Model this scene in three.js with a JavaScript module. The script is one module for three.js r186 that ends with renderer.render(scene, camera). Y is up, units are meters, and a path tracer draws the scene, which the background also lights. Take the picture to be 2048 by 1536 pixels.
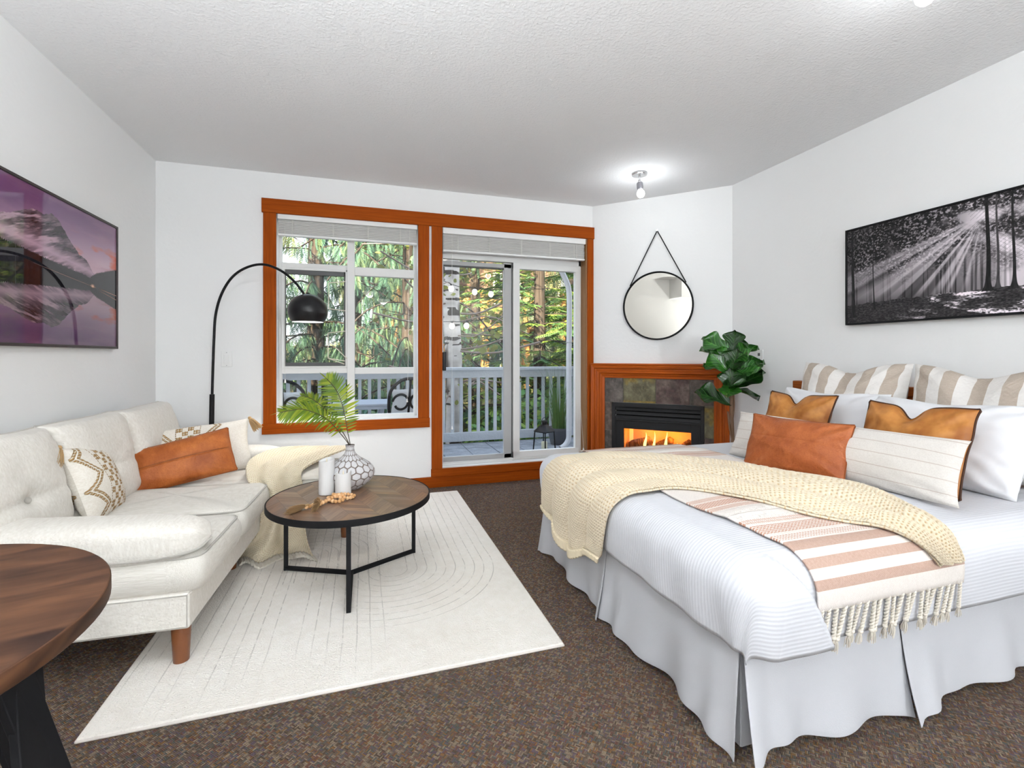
import * as THREE from 'three';
import { RoundedBoxGeometry } from 'three/addons/geometries/RoundedBoxGeometry.js';
import { mergeGeometries, mergeVertices, toCreasedNormals } from 'three/addons/utils/BufferGeometryUtils.js';
import { RectAreaLightUniformsLib } from 'three/addons/lights/RectAreaLightUniformsLib.js';

// ------------------------------------------------------------------ camera, sky, sun, exposure
const W = 2048, H = 1536, FOCAL = 945;
const scene = new THREE.Scene();
const camera = new THREE.PerspectiveCamera(2 * Math.atan(H / 2 / FOCAL) * 180 / Math.PI, W / H, 0.05, 200);
camera.position.set(0, 1.077, 0);
camera.rotation.set(0, -17.45 * Math.PI / 180, 0);
camera.setViewOffset(W, H, 0, 56, W, H);            // a lens shifted down a little: verticals stay vertical
scene.add(camera);

const renderer = new THREE.WebGLRenderer({ antialias: true });
renderer.toneMapping = THREE.LinearToneMapping;
renderer.toneMappingExposure = 1.1;
renderer.shadowMap.enabled = true;
renderer.shadowMap.type = THREE.PCFSoftShadowMap;
RectAreaLightUniformsLib.init();

const SKY = 3.3, SUN = 32;
const LAMP_FIRE = 0.25, LAMP_BED = 0.2, FILL_MID = 2.1, LAMP_REAR = 2.2, LAMP_ARC = 1.6, FILL_GLOBE = 0.25, FILL_UP = 33, FILL_CAN = 36, FIRE = 0.32;  // MID, GLOBE, UP and CAN are the powers of added fill lamps
{ // pale bright autumn sky, a little warmer and brighter towards the horizon
  const w = 256, h = 128, d = new Float32Array(w * h * 4);
  for (let y = 0; y < h; y++) for (let x = 0; x < w; x++) {
    const e = Math.max(0, (y + 0.5) / h * 2 - 1), k = Math.pow(e, 0.6), i = (y * w + x) * 4;
    d[i] = 0.98 - 0.42 * k; d[i + 1] = 0.99 - 0.27 * k; d[i + 2] = 1.02 - 0.02 * k; d[i + 3] = 1;
  }
  const t = new THREE.DataTexture(d, w, h, THREE.RGBAFormat, THREE.FloatType);
  t.mapping = THREE.EquirectangularReflectionMapping; t.magFilter = THREE.LinearFilter; t.needsUpdate = true;
  scene.background = t; scene.environment = t; scene.backgroundIntensity = SKY; scene.environmentIntensity = SKY;
}
const sun = new THREE.DirectionalLight(new THREE.Color(1.0, 0.83, 0.58), SUN);
sun.position.set(-13, 15, 16); sun.target.position.set(0, 0, -8);
sun.castShadow = true; sun.shadow.mapSize.set(2048, 2048);
Object.assign(sun.shadow.camera, { left: -18, right: 18, top: 18, bottom: -18, near: 1, far: 70 });
scene.add(sun, sun.target);

// ------------------------------------------------------------------ helpers
const R = (d) => d * Math.PI / 180;
function rng(seed) { let a = seed >>> 0; return () => { a = (a + 0x6D2B79F5) | 0; let t = Math.imul(a ^ (a >>> 15), 1 | a); t = (t + Math.imul(t ^ (t >>> 7), 61 | t)) ^ t; return ((t ^ (t >>> 14)) >>> 0) / 4294967296; }; }
const hash = (x, y, s = 0) => { let n = (Math.imul(x | 0, 374761393) + Math.imul(y | 0, 668265263) + Math.imul(s | 0, 1442695041)) | 0; n = Math.imul(n ^ (n >>> 13), 1274126177); return ((n ^ (n >>> 16)) >>> 0) / 4294967296; };
const mod = (a, n) => ((a % n) + n) % n;
const sm = (t) => t * t * (3 - 2 * t);
const clamp = (x, a = 0, b = 1) => Math.min(b, Math.max(a, x));
const step = (a, b, x) => sm(clamp((x - a) / (b - a)));
const lerp = (a, b, t) => a + (b - a) * t;
// value noise, tiling after px, py cells (0: no tiling), in 0..1
function vn(x, y, px = 0, py = px, s = 0) {
  const xi = Math.floor(x), yi = Math.floor(y), fx = sm(x - xi), fy = sm(y - yi);
  const X = (k) => px ? mod(k, px) : k, Y = (k) => py ? mod(k, py) : k;
  const a = hash(X(xi), Y(yi), s), b = hash(X(xi + 1), Y(yi), s), c = hash(X(xi), Y(yi + 1), s), d = hash(X(xi + 1), Y(yi + 1), s);
  return a + (b - a) * fx + (c - a) * fy + (a - b - c + d) * fx * fy;
}
function fbm(x, y, o = 4, px = 0, py = px, s = 0) { let v = 0, a = 0.5, t = 0; for (let k = 0; k < o; k++) { v += a * vn(x, y, px, py, s + k); t += a; a *= 0.5; x *= 2; y *= 2; px *= 2; py *= 2; } return v / t; }
const n3 = (x, y, z, s = 0) => (vn(x + z * 0.71, y - z * 0.53, 0, 0, s) + vn(y + 11.3 + x * 0.3, z + 5.7, 0, 0, s + 7)) - 1;
// textures: fn(u, v) -> [r, g, b] or a grey number, 0..1 (colour maps in sRGB)
function tex(w, h, fn, srgb = true, rx = 1, ry = rx) {
  const d = new Uint8Array(w * h * 4);
  for (let y = 0; y < h; y++) for (let x = 0; x < w; x++) {
    const c = fn((x + 0.5) / w, (y + 0.5) / h), i = (y * w + x) * 4;
    if (typeof c === 'number') d[i] = d[i + 1] = d[i + 2] = clamp(c) * 255; else { d[i] = clamp(c[0]) * 255; d[i + 1] = clamp(c[1]) * 255; d[i + 2] = clamp(c[2]) * 255; }
    d[i + 3] = 255;
  }
  const t = new THREE.DataTexture(d, w, h); t.wrapS = t.wrapT = THREE.RepeatWrapping; t.magFilter = THREE.LinearFilter; t.minFilter = THREE.LinearMipmapLinearFilter; t.generateMipmaps = true;
  if (srgb) t.colorSpace = THREE.SRGBColorSpace;
  t.repeat.set(rx, ry); t.needsUpdate = true; return t;
}
const mixc = (a, b, t) => [lerp(a[0], b[0], t), lerp(a[1], b[1], t), lerp(a[2], b[2], t)];
const hx = (h) => [(h >> 16 & 255) / 255, (h >> 8 & 255) / 255, (h & 255) / 255];
const mat = (color, roughness = 0.8, o = {}) => { const { lin, ...r } = o; const m = new THREE.MeshPhysicalMaterial({ roughness, specularIntensity: r.transmission === 1 || r.metalness ? 1 : 0.5, side: THREE.DoubleSide, ...r }); if (Array.isArray(color)) m.color.setRGB(...color); else m.color.set(color); return m; };

// names, tags, parents
const taken = {};
const numbered = (n) => { const k = taken[n] = (taken[n] ?? -1) + 1; return k ? `${n}_${String(k).padStart(3, '0')}` : n; };
function tag(o, label, category, group) { Object.assign(o.userData, { label, category }); if (group) o.userData.group = group; return o; }
function thing(name, label, category, p = [0, 0, 0], turn = 0, group) {
  const o = new THREE.Group(); o.name = numbered(name); o.position.set(...p); o.rotation.order = 'YXZ'; o.rotation.y = turn; scene.add(o);
  return tag(o, label, category, group);
}
function part(name, geo, m, parent, label) {
  const o = new THREE.Mesh(Array.isArray(geo) ? merge(geo) : geo, m); o.castShadow = o.receiveShadow = true; o.name = name;
  if (label) o.userData.label = label;
  parent.add(o); return o;
}
function one(name, geo, m, label, category, p = [0, 0, 0], turn = 0, group) {
  const o = part(numbered(name), geo, m, scene); o.position.set(...p); o.rotation.order = 'YXZ'; o.rotation.y = turn; return tag(o, label, category, group);
}
function struct(name, geo, m, parent = scene) { const o = part(name, geo, m, parent); if (parent === scene) { o.userData.kind = 'structure'; } return o; }
function structGroup(name) { const o = new THREE.Group(); o.name = name; o.userData.kind = 'structure'; scene.add(o); return o; }
function pieces(parent) { const n = {}; return (name, geo, m, label) => { const k = n[name] = (n[name] ?? -1) + 1; return part(k ? `${name}_${String(k).padStart(3, '0')}` : name, geo, m, parent, label); }; }
function merge(list) { return mergeGeometries(list.map((g) => { const q = g.index ? g.toNonIndexed() : g; for (const k of Object.keys(q.attributes)) if (!['position', 'normal', 'uv'].includes(k)) q.deleteAttribute(k); return q; })); }

// geometries
const at = (g, x = 0, y = 0, z = 0) => g.translate(x, y, z);
// uv in metres by the largest part of the normal; along: which axis the grain (u) follows
function metres(g, along = 'x', off = 0) {
  const p = g.attributes.position, n = g.attributes.normal, uv = new Float32Array(p.count * 2), A = { x: 0, y: 1, z: 2 }[along];
  for (let i = 0; i < p.count; i++) {
    const q = [p.getX(i), p.getY(i), p.getZ(i)], m = [Math.abs(n.getX(i)), Math.abs(n.getY(i)), Math.abs(n.getZ(i))];
    m[A] -= 0.5; const drop = m[0] >= m[1] && m[0] >= m[2] ? 0 : m[1] >= m[2] ? 1 : 2;
    const rest = [0, 1, 2].filter((k) => k !== drop && k !== A);
    uv[2 * i] = (drop === A ? q[(A + 2) % 3] : q[A]) + off; uv[2 * i + 1] = q[rest[0]] + off * 1.7;
  }
  g.setAttribute('uv', new THREE.BufferAttribute(uv, 2)); return g;
}
const box = (w, h, d, r = 0.003, along = w >= h && w >= d ? 'x' : h >= d ? 'y' : 'z', off = 0) => metres(r ? new RoundedBoxGeometry(w, h, d, 2, Math.min(r, w / 2.01, h / 2.01, d / 2.01)) : new THREE.BoxGeometry(w, h, d), along, off);
// box between two corners
const bx = (x0, y0, z0, x1, y1, z1, r = 0.003, along, off) => at(box(Math.abs(x1 - x0), Math.abs(y1 - y0), Math.abs(z1 - z0), r, along, off ?? (x0 * 3.1 + y0 * 1.7 + z0)), (x0 + x1) / 2, (y0 + y1) / 2, (z0 + z1) / 2);
const V = (a) => new THREE.Vector3(...a);
const curve = (pts, closed = false, k = 0.5) => new THREE.CatmullRomCurve3(pts.map(V), closed, 'catmullrom', k);
const tube = (pts, r, seg = 24, rad = 8, closed = false) => new THREE.TubeGeometry(pts.getPoint ? pts : curve(pts, closed), seg, r, rad, closed);
function capped(pts, r, seg = 24, rad = 8) { const c = pts.getPoint ? pts : curve(pts); return merge([tube(c, r, seg, rad), ...[0, 1].map((t) => { const g = new THREE.SphereGeometry(r, rad, 6), p = c.getPoint(t); return g.translate(p.x, p.y, p.z); })]); }
// straight bar of rectangular section between two points
function bar(a, b, w, d, r = 0.002) {
  const A = V(a), B = V(b), L = A.distanceTo(B), g = box(w, L, d, r, 'y');
  const q = new THREE.Quaternion().setFromUnitVectors(new THREE.Vector3(0, 1, 0), B.clone().sub(A).normalize());
  return g.applyQuaternion(q).translate(...A.add(B).multiplyScalar(0.5).toArray());
}
function rod(a, b, r0, r1 = r0, rad = 10) {
  const A = V(a), B = V(b), g = new THREE.CylinderGeometry(r1, r0, A.distanceTo(B), rad);
  const q = new THREE.Quaternion().setFromUnitVectors(new THREE.Vector3(0, 1, 0), B.clone().sub(A).normalize());
  return g.applyQuaternion(q).translate(...A.add(B).multiplyScalar(0.5).toArray());
}
const lathe = (pts, seg = 32) => new THREE.LatheGeometry(pts.map((p) => new THREE.Vector2(...p)), seg);
// surface over u, v in 0..1
function grid(nu, nv, fn, uvf) {
  const P = [], U = [], I = [];
  for (let j = 0; j <= nv; j++) for (let i = 0; i <= nu; i++) { const p = fn(i / nu, j / nv); P.push(...p); const t = uvf ? uvf(i / nu, j / nv) : [i / nu, j / nv]; U.push(...t); }
  for (let j = 0; j < nv; j++) for (let i = 0; i < nu; i++) { const a = j * (nu + 1) + i, b = a + 1, c = a + nu + 1, d = c + 1; I.push(a, b, d, a, d, c); }
  const g = new THREE.BufferGeometry(); g.setAttribute('position', new THREE.Float32BufferAttribute(P, 3)); g.setAttribute('uv', new THREE.Float32BufferAttribute(U, 2)); g.setIndex(I); g.computeVertexNormals(); return g;
}
// a cloth with thickness: the surface, its underside and a rim
function sheet(nu, nv, fn, thick, uvf) {
  const top = grid(nu, nv, fn, uvf), p = top.attributes.position.array, n = top.attributes.normal.array, u = top.attributes.uv.array, N = p.length / 3;
  const P = [...p], U = [...u, ...u], I = [...top.index.array];
  for (let i = 0; i < N * 3; i++) P.push(p[i] - n[i] * thick);
  for (let k = 0; k < top.index.count; k += 3) I.push(N + top.index.array[k], N + top.index.array[k + 2], N + top.index.array[k + 1]);
  const ring = []; for (let i = 0; i < nu; i++) ring.push(i); for (let j = 0; j < nv; j++) ring.push(j * (nu + 1) + nu); for (let i = nu; i > 0; i--) ring.push(nv * (nu + 1) + i); for (let j = nv; j > 0; j--) ring.push(j * (nu + 1));
  for (let k = 0; k < ring.length; k++) { const a = ring[k], b = ring[(k + 1) % ring.length]; I.push(a, N + a, b, b, N + a, N + b); }
  const g = new THREE.BufferGeometry(); g.setAttribute('position', new THREE.Float32BufferAttribute(P, 3)); g.setAttribute('uv', new THREE.Float32BufferAttribute(U, 2)); g.setIndex(I); g.computeVertexNormals(); return g;
}
// a stuffed cushion standing on its lower edge, front towards +z; uv in metres from its lower left corner
function pillowXY(w, h, u, v, o) {
  const p = o.pinch ?? 0.07, s = o.seed ?? 1;
  let x = w / 2 * u * (1 - p * (1 - v * v)), y = h / 2 * v * (1 - p * (1 - u * u));
  if (o.dent && v > 0) y -= o.dent * Math.exp(-Math.pow((u - (o.dentAt ?? 0)) / (o.dentW ?? 0.3), 2)) * v * v;
  if (o.sag) { x += o.sag * (1 - v) * 0.5 * u; }
  x += 0.008 * n3(u * 2 + s, v * 2, 1, s); y += 0.008 * n3(u * 2, v * 2 + s, 4, s);
  return [x, y + h / 2];
}
function pillow(w, h, t, o = {}) {
  const n = o.n ?? 30, s = o.seed ?? 1, wr = o.wr ?? 0.006, pw = o.pow ?? 0.5, e = o.edge ?? 2.2;
  const half = (sgn) => grid(n, n, (a, b) => {
    const u = (2 * a - 1) * sgn, v = 2 * b - 1, [x, y] = pillowXY(w, h, u, v, o);
    const body = Math.pow(Math.max(0, (1 - Math.pow(Math.abs(u), e)) * (1 - Math.pow(Math.abs(v), e))), pw);
    const rim = step(0, 0.12, 1 - Math.max(Math.abs(u), Math.abs(v)));
    let z = t / 2 * body + rim * wr * (n3(x / (o.wl ?? 0.09), y / (o.wl ?? 0.09), sgn * 3, s) + 0.6 * n3(x / 0.035, y / 0.035, sgn, s + 3));
    // creases running in from the corners
    const c = Math.min(1, Math.abs(u)) * Math.min(1, Math.abs(v)); z += rim * wr * 0.9 * Math.pow(c, 1.5) * Math.sin((Math.abs(u) - Math.abs(v)) * 16 + s);
    if (o.dent && v > -0.2) z -= o.dent * 0.5 * Math.exp(-Math.pow((u - (o.dentAt ?? 0)) / 0.22, 2)) * step(-0.2, 1, v) * rim;
    if (o.seam) z -= (o.seam(x, y) || 0) * rim;
    return [x, y, sgn * Math.max(z, 0.002 * rim)];
  }, (a, b) => [(a * 2 - 1) * sgn * w / 2 + w / 2, b * h]);
  return merge([half(1), half(-1)]);
}
// closed outline of that cushion's seam
function seamLine(w, h, o, n = 24) { const P = []; const e = [[-1, -1, 1, -1], [1, -1, 1, 1], [1, 1, -1, 1], [-1, 1, -1, -1]]; for (const [a, b, c, d] of e) for (let k = 0; k < n; k++) { const t = k / n, [x, y] = pillowXY(w, h, lerp(a, c, t), lerp(b, d, t), o); P.push([x, y, 0]); } return P; }
// block with bulging soft faces (seat pads): superellipsoid of half sizes a, b, c
function soft(a, b, c, e1 = 0.25, e2 = 0.25, n = 40, wr = 0, s = 1) {
  const f = (x, e) => Math.sign(x) * Math.pow(Math.abs(x), e);
  return grid(n, n, (u, v) => {
    const t = (u * 2 - 1) * Math.PI, p = (v - 0.5) * Math.PI, q = f(Math.cos(p), e1);
    const x = a * q * f(Math.cos(t), e2), y = b * f(Math.sin(p), e1), z = -c * q * f(Math.sin(t), e2), k = 1 + (wr ? wr * n3(x * 9, y * 9, z * 9, s) : 0);
    return [x * k, y * k, z * k];
  }, (u, v) => { const t = (u * 2 - 1) * Math.PI, p = (v - 0.5) * Math.PI; return [a * f(Math.cos(t), e2), c * f(Math.sin(t), e2) + b * f(Math.sin(p), e1)]; });
}

// ------------------------------------------------------------------ materials of the setting
const rnd = rng(7);
const wallBump = tex(256, 256, (u, v) => fbm(u * 24, v * 24, 3, 24), false, 2.2);
const ceilBump = tex(512, 512, (u, v) => Math.pow(fbm(u * 90, v * 90, 2, 90, 90, 5), 1.6) * 0.8 + 0.25 * vn(u * 200, v * 200, 200), false, 1.25);
const M = {};
M.wall = mat([0.85, 0.85, 0.845], 0.75, { bumpMap: wallBump, bumpScale: 0.0006 });
M.ceiling = mat([0.85, 0.85, 0.855], 0.9, { bumpMap: ceilBump, bumpScale: 0.0018 });
M.white = mat([0.84, 0.84, 0.83], 0.4);
M.vinyl = mat([0.74, 0.735, 0.72], 0.42);
M.alu = mat([0.42, 0.42, 0.42], 0.45);
M.darkFrame = mat([0.09, 0.09, 0.09], 0.5);
M.black = mat([0.009, 0.009, 0.01], 0.42, { specularIntensity: 0.3 });
M.blackMatte = mat([0.009, 0.009, 0.01], 0.6, { specularIntensity: 0.25 });
M.chrome = mat([0.75, 0.75, 0.76], 0.16, { metalness: 1 });
M.glass = mat([0.97, 0.98, 0.98], 0.0, { transmission: 1, thickness: 0, ior: 1.5 });
function woodMap(seed, dark, light, w = 512, h = 256, rx = 0.9, ry = 5) {
  return tex(w, h, (u, v) => {
    const warp = fbm(u * 3, v * 6, 3, 3, 6, seed) * 0.5, g = fbm(u * 6, (v + warp * 0.12) * 40, 3, 6, 40, seed + 9), f = vn(u * 24, v * 128, 24, 128, seed + 4);
    return mixc(dark, light, clamp(0.15 + 0.75 * g + 0.28 * (f - 0.5) + 0.25 * (warp - 0.25)));
  }, true, rx, ry);
}
const firMap = woodMap(3, hx(0x7a3205), hx(0xa34c0b));
const firRed = woodMap(31, hx(0x84380a), hx(0xbe5a0e));
M.fir = mat(0xffffff, 0.6, { map: firMap, specularIntensity: 0.15 });
M.mantel = mat(0xffffff, 0.42, { map: firRed, specularIntensity: 0.5 });
M.headboard = mat(0xffffff, 0.45, { map: woodMap(43, hx(0x74360f), hx(0xa4581f)) });
// carpet: loop pile in a diagonal basket weave, three ribs to each square
{
  const N = 1024, S = 48, cell = 1 / S; // S squares over 0.56 m
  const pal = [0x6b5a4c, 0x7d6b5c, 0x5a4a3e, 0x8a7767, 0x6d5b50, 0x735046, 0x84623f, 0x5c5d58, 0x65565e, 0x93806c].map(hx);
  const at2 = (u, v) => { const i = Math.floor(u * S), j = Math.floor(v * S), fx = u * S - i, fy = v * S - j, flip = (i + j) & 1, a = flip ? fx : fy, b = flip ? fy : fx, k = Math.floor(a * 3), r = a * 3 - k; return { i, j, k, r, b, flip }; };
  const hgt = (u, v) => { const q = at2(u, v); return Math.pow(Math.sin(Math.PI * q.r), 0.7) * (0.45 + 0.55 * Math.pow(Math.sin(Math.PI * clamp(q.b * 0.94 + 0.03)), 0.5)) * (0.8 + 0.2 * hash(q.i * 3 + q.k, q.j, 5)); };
  const cmap = tex(N, N, (u, v) => { const q = at2(u, v), c = pal[Math.floor(hash(q.i * 3 + q.k, q.j * 3 + q.flip, 2) * pal.length)], g = hgt(u, v), k = 0.5 + 0.34 * g + 0.22 * (hash(Math.floor(u * N / 2), Math.floor(v * N / 2), 8) - 0.4); return c.map((x) => x * (0.4 + 0.6 * k) * 1.08); }, true, 1 / 0.56);  // grooves between ribs shaded darker in the colour itself
  cmap.rotation = Math.PI / 4; cmap.anisotropy = 8;
  const bmap = tex(N, N, hgt, false, 1 / 0.56); bmap.rotation = Math.PI / 4;
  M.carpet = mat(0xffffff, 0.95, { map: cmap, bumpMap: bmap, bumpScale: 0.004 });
}

// ------------------------------------------------------------------ the room
const XL = -1.383, XR = 2.81, ZB = -3.889, ZR = 5.0, HC = 2.44, DX = 1.992;
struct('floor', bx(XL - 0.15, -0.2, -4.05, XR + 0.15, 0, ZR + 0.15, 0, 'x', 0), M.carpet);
struct('ceiling', bx(XL - 0.15, HC, -4.049, XR + 0.15, HC + 0.16, ZR + 0.15, 0, 'x', 0), M.ceiling);
struct('wall_left', bx(XL - 0.15, 0, -4.049, XL, HC, ZR + 0.15, 0, 'z', 0), M.wall);
struct('wall_right', bx(XR, 0, -4.049, XR + 0.15, HC, ZR + 0.15, 0, 'z', 0), M.wall);
struct('wall_rear', bx(XL, 0, ZR, XR, HC, ZR + 0.15, 0, 'x', 0), M.wall);
{ // bulkhead that the round mirror shows, along the left wall behind the camera
  struct('wall_bulkhead', bx(XL, 2.1, -0.62, XL + 0.34, HC, 3.4, 0, 'z', 0), M.wall);
}
function holedWall(x0, y0, x1, y1, holes, depth) {
  const s = new THREE.Shape([[x0, y0], [x1, y0], [x1, y1], [x0, y1]].map((p) => new THREE.Vector2(...p)));
  for (const [a, b, c, d] of holes) s.holes.push(new THREE.Path([[a, b], [a, d], [c, d], [c, b]].map((p) => new THREE.Vector2(...p))));
  return new THREE.ExtrudeGeometry(s, { depth, bevelEnabled: false });
}
const WIN = [-0.619, 0.577, 0.422, 2.165], DOOR = [0.618, 0.14, 1.935, 2.165];
struct('wall_back', at(holedWall(XL, 0, XR, HC, [WIN, DOOR], 0.16), 0, 0, ZB - 0.16), M.wall);
const diag = (o, u, y, n) => { o.position.set(DX + (u - n) * Math.SQRT1_2, y, ZB + (u + n) * Math.SQRT1_2); o.rotation.order = 'YXZ'; o.rotation.y = -Math.PI / 4; return o; };
diag(struct('wall_fireplace', at(holedWall(0, 0, 1.157, HC, [[0.21, 0.02, 0.925, 0.655]], 0.1), 0, 0, -0.1), M.wall), 0, 0, 0);

// timber casing round window and door
struct('trim_1', bx(-0.716, 2.138, ZB, 2.0, 2.243, ZB + 0.024, 0.003), M.fir);                // head
struct('trim_2', bx(-0.706, 0.575, ZB, -0.619, 2.138, ZB + 0.02, 0.003), M.fir);              // window left
struct('trim_3', bx(0.422, 0.575, ZB, 0.511, 2.138, ZB + 0.02, 0.003), M.fir);                // window right
struct('trim_4', bx(-0.714, 0.498, ZB, 0.515, 0.575, ZB + 0.026, 0.003), M.fir);              // window sill
struct('trim_5', bx(0.531, 0.152, ZB, 0.618, 2.138, ZB + 0.02, 0.003), M.fir);                // door left
struct('trim_6', bx(1.935, 0.0, ZB, 1.995, 2.138, ZB + 0.016, 0.003), M.fir);                 // door right
struct('trim_7', bx(0.527, 0.088, ZB, 1.935, 0.152, ZB + 0.022, 0.003), M.fir);               // threshold board
struct('trim_8', bx(1.925, 0.14, ZB - 0.12, 1.936, 2.165, ZB, 0.001, 'y'), mat([0.24, 0.12, 0.045], 0.5)); // lining of the door opening
struct('baseboard_back', bx(XL, 0, ZB, 1.95, 0.088, ZB + 0.014, 0.003), M.fir);

// window_1: four lights in a vinyl frame, the lower left one a casement with an insect screen
const q = (x) => x * 1.01, qy = (y) => 1.077 + (y - 1.077) * 1.01, FZ = -3.99;
{
  const w = structGroup('window_1'), p = pieces(w);
  p('window_frame', [bx(-0.619, 0.577, FZ - 0.05, -0.598, 2.165, FZ), bx(0.399, 0.577, FZ - 0.05, 0.422, 2.165, FZ), bx(-0.619, 0.577, FZ - 0.05, 0.422, 0.604, FZ), bx(-0.619, 2.1, FZ - 0.05, 0.422, 2.165, FZ)], M.vinyl);
  p('window_sill', bx(-0.619, 0.577, FZ, 0.422, 0.582, ZB, 0.001), M.white);
  p('mullion', bx(q(-0.122), 0.6, FZ - 0.045, q(-0.066), 2.12, FZ + 0.016), M.vinyl);
  p('transom', bx(-0.6, qy(1.752), FZ - 0.045, q(-0.12), qy(1.79), FZ + 0.004), M.vinyl);
  p('transom', bx(q(-0.066), qy(1.716), FZ - 0.045, 0.4, qy(1.783), FZ + 0.004), M.vinyl);
  p('transom', bx(-0.6, qy(0.942), FZ - 0.045, q(-0.12), qy(0.985), FZ + 0.008), M.vinyl);
  p('transom', bx(q(-0.066), qy(0.934), FZ - 0.045, 0.4, qy(0.985), FZ + 0.004), M.vinyl);
  const x0 = q(-0.578), x1 = q(-0.122), y0 = qy(0.985), y1 = qy(1.752);
  p('casement_frame', [bx(x0 - 0.016, y0, FZ - 0.04, x0 + 0.006, y1, FZ + 0.012), bx(x1 - 0.014, y0, FZ - 0.04, x1, y1, FZ + 0.012), bx(x0, y1 - 0.016, FZ - 0.04, x1, y1, FZ + 0.012), bx(x0, y0, FZ - 0.04, x1, y0 + 0.014, FZ + 0.012)], M.vinyl);
  p('screen_frame', [bx(x0 + 0.006, y1 - 0.05, FZ - 0.02, x1 - 0.014, y1 - 0.016, FZ + 0.006), bx(x0 + 0.006, y0 + 0.014, FZ - 0.02, x1 - 0.014, y0 + 0.042, FZ + 0.006), bx(x1 - 0.026, y0 + 0.014, FZ - 0.02, x1 - 0.014, y1 - 0.016, FZ + 0.006), bx(x0 + 0.006, y0 + 0.014, FZ - 0.02, x0 + 0.014, y1 - 0.016, FZ + 0.006)], M.darkFrame, 'dark grey insect screen frame');
  const pane = (a, b, c, d, z = FZ - 0.03) => p('pane', at(new THREE.PlaneGeometry(c - a, d - b), (a + c) / 2, (b + d) / 2, z), M.glass);
  pane(-0.598, qy(1.79), q(-0.122), 2.12); pane(q(-0.066), qy(1.783), 0.4, 2.12); pane(x0, y0, x1, y1); pane(q(-0.066), qy(0.985), 0.4, qy(1.716)); pane(-0.598, 0.6, q(-0.122), qy(0.942)); pane(q(-0.066), 0.6, 0.4, qy(0.934));
  p('insect_screen', at(new THREE.PlaneGeometry(x1 - x0 - 0.03, y1 - y0 - 0.06), (x0 + x1) / 2 - 0.004, (y0 + y1) / 2, FZ - 0.012), mat([0.045, 0.06, 0.065], 0.9, { transparent: true, opacity: 0.3 }), 'fine dark insect mesh');
  // pale wire loops and a slanting wire on the casement
  const wire = mat([0.62, 0.58, 0.48], 0.5), X = (px) => q(-0.12 + (px - 695) * 0.00371), Y = (py) => qy(1.519 - (py - 600) * 0.00411), L = (a) => a.map(([x, y]) => [X(x), Y(y), FZ + 0.012]);
  const path = (a) => merge(a.slice(1).map((b, k) => bar(L([a[k]])[0], L([b])[0], 0.007, 0.006)));
  p('pale_wire_loop', path([[691, 565], [658, 569], [657.5, 618], [691, 621]]), wire);
  p('pale_wire_loop', [path([[691, 660], [656.5, 664], [656.5, 712], [690, 717]]), path([[656.5, 712], [689, 723]])], wire);
  p('slanting_wire', path([[671, 691], [694, 713]]), wire);
}
// door_1: sliding patio door, the moving panel on the left
{
  const d = structGroup('door_1'), p = pieces(d);
  p('door_frame', [bx(0.618, 0.14, FZ - 0.055, 0.642, 2.165, FZ), bx(1.9, 0.14, FZ - 0.055, 1.925, 2.165, FZ), bx(0.618, 1.905, FZ - 0.055, 1.925, 2.165, FZ)], M.vinyl);
  p('door_track', [bx(0.618, 0.14, FZ - 0.055, 1.925, 0.158, ZB - 0.005), bx(0.63, 0.158, FZ - 0.012, 1.915, 0.176, FZ), bx(0.63, 0.158, FZ + 0.03, 1.25, 0.17, FZ + 0.04)], M.vinyl);
  const x1 = q(1.172), x2 = q(1.24), x3 = q(1.252), x4 = q(1.312), x5 = q(1.848), x6 = 1.902;
  p('door_panel', [bx(0.64, 0.16, FZ - 0.05, 0.648, 1.9, FZ - 0.012), bx(x1, 0.16, FZ - 0.05, x2, 1.9, FZ - 0.012), bx(0.64, 0.176, FZ - 0.05, x2, 0.215, FZ - 0.012), bx(0.64, qy(1.846), FZ - 0.05, x2, qy(1.882), FZ - 0.012)], M.alu, 'grey framed sliding panel');
  p('dark_strip', [bx(x2, 0.17, FZ - 0.045, x3, 1.9, FZ - 0.016), bx(0.64, qy(1.834), FZ - 0.042, x2, qy(1.846), FZ - 0.014)], M.darkFrame);  // dark strips beside the sliding panel and above its glass
  p('door_panel', [bx(x3, 0.165, FZ - 0.04, x4, 1.905, FZ + 0.006), bx(x5, 0.165, FZ - 0.04, x6, 1.905, FZ + 0.002), bx(x3, 0.176, FZ - 0.04, x6, qy(0.238), FZ + 0.006), bx(x3, qy(1.843), FZ - 0.04, x6, 1.905, FZ + 0.004)], M.vinyl, 'white framed fixed panel');
  const pane = (a, b, c, e, z) => p('pane', at(new THREE.PlaneGeometry(c - a, e - b), (a + c) / 2, (b + e) / 2, z), M.glass);
  pane(0.645, 0.21, x1, qy(1.84), FZ - 0.03); pane(x4, qy(0.236), x5, qy(1.845), FZ - 0.018);
  p('door_handle', [bx(0.636, qy(0.955), FZ, 0.664, qy(1.11), FZ + 0.035, 0.006)], M.black, 'black pull handle');
}
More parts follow.
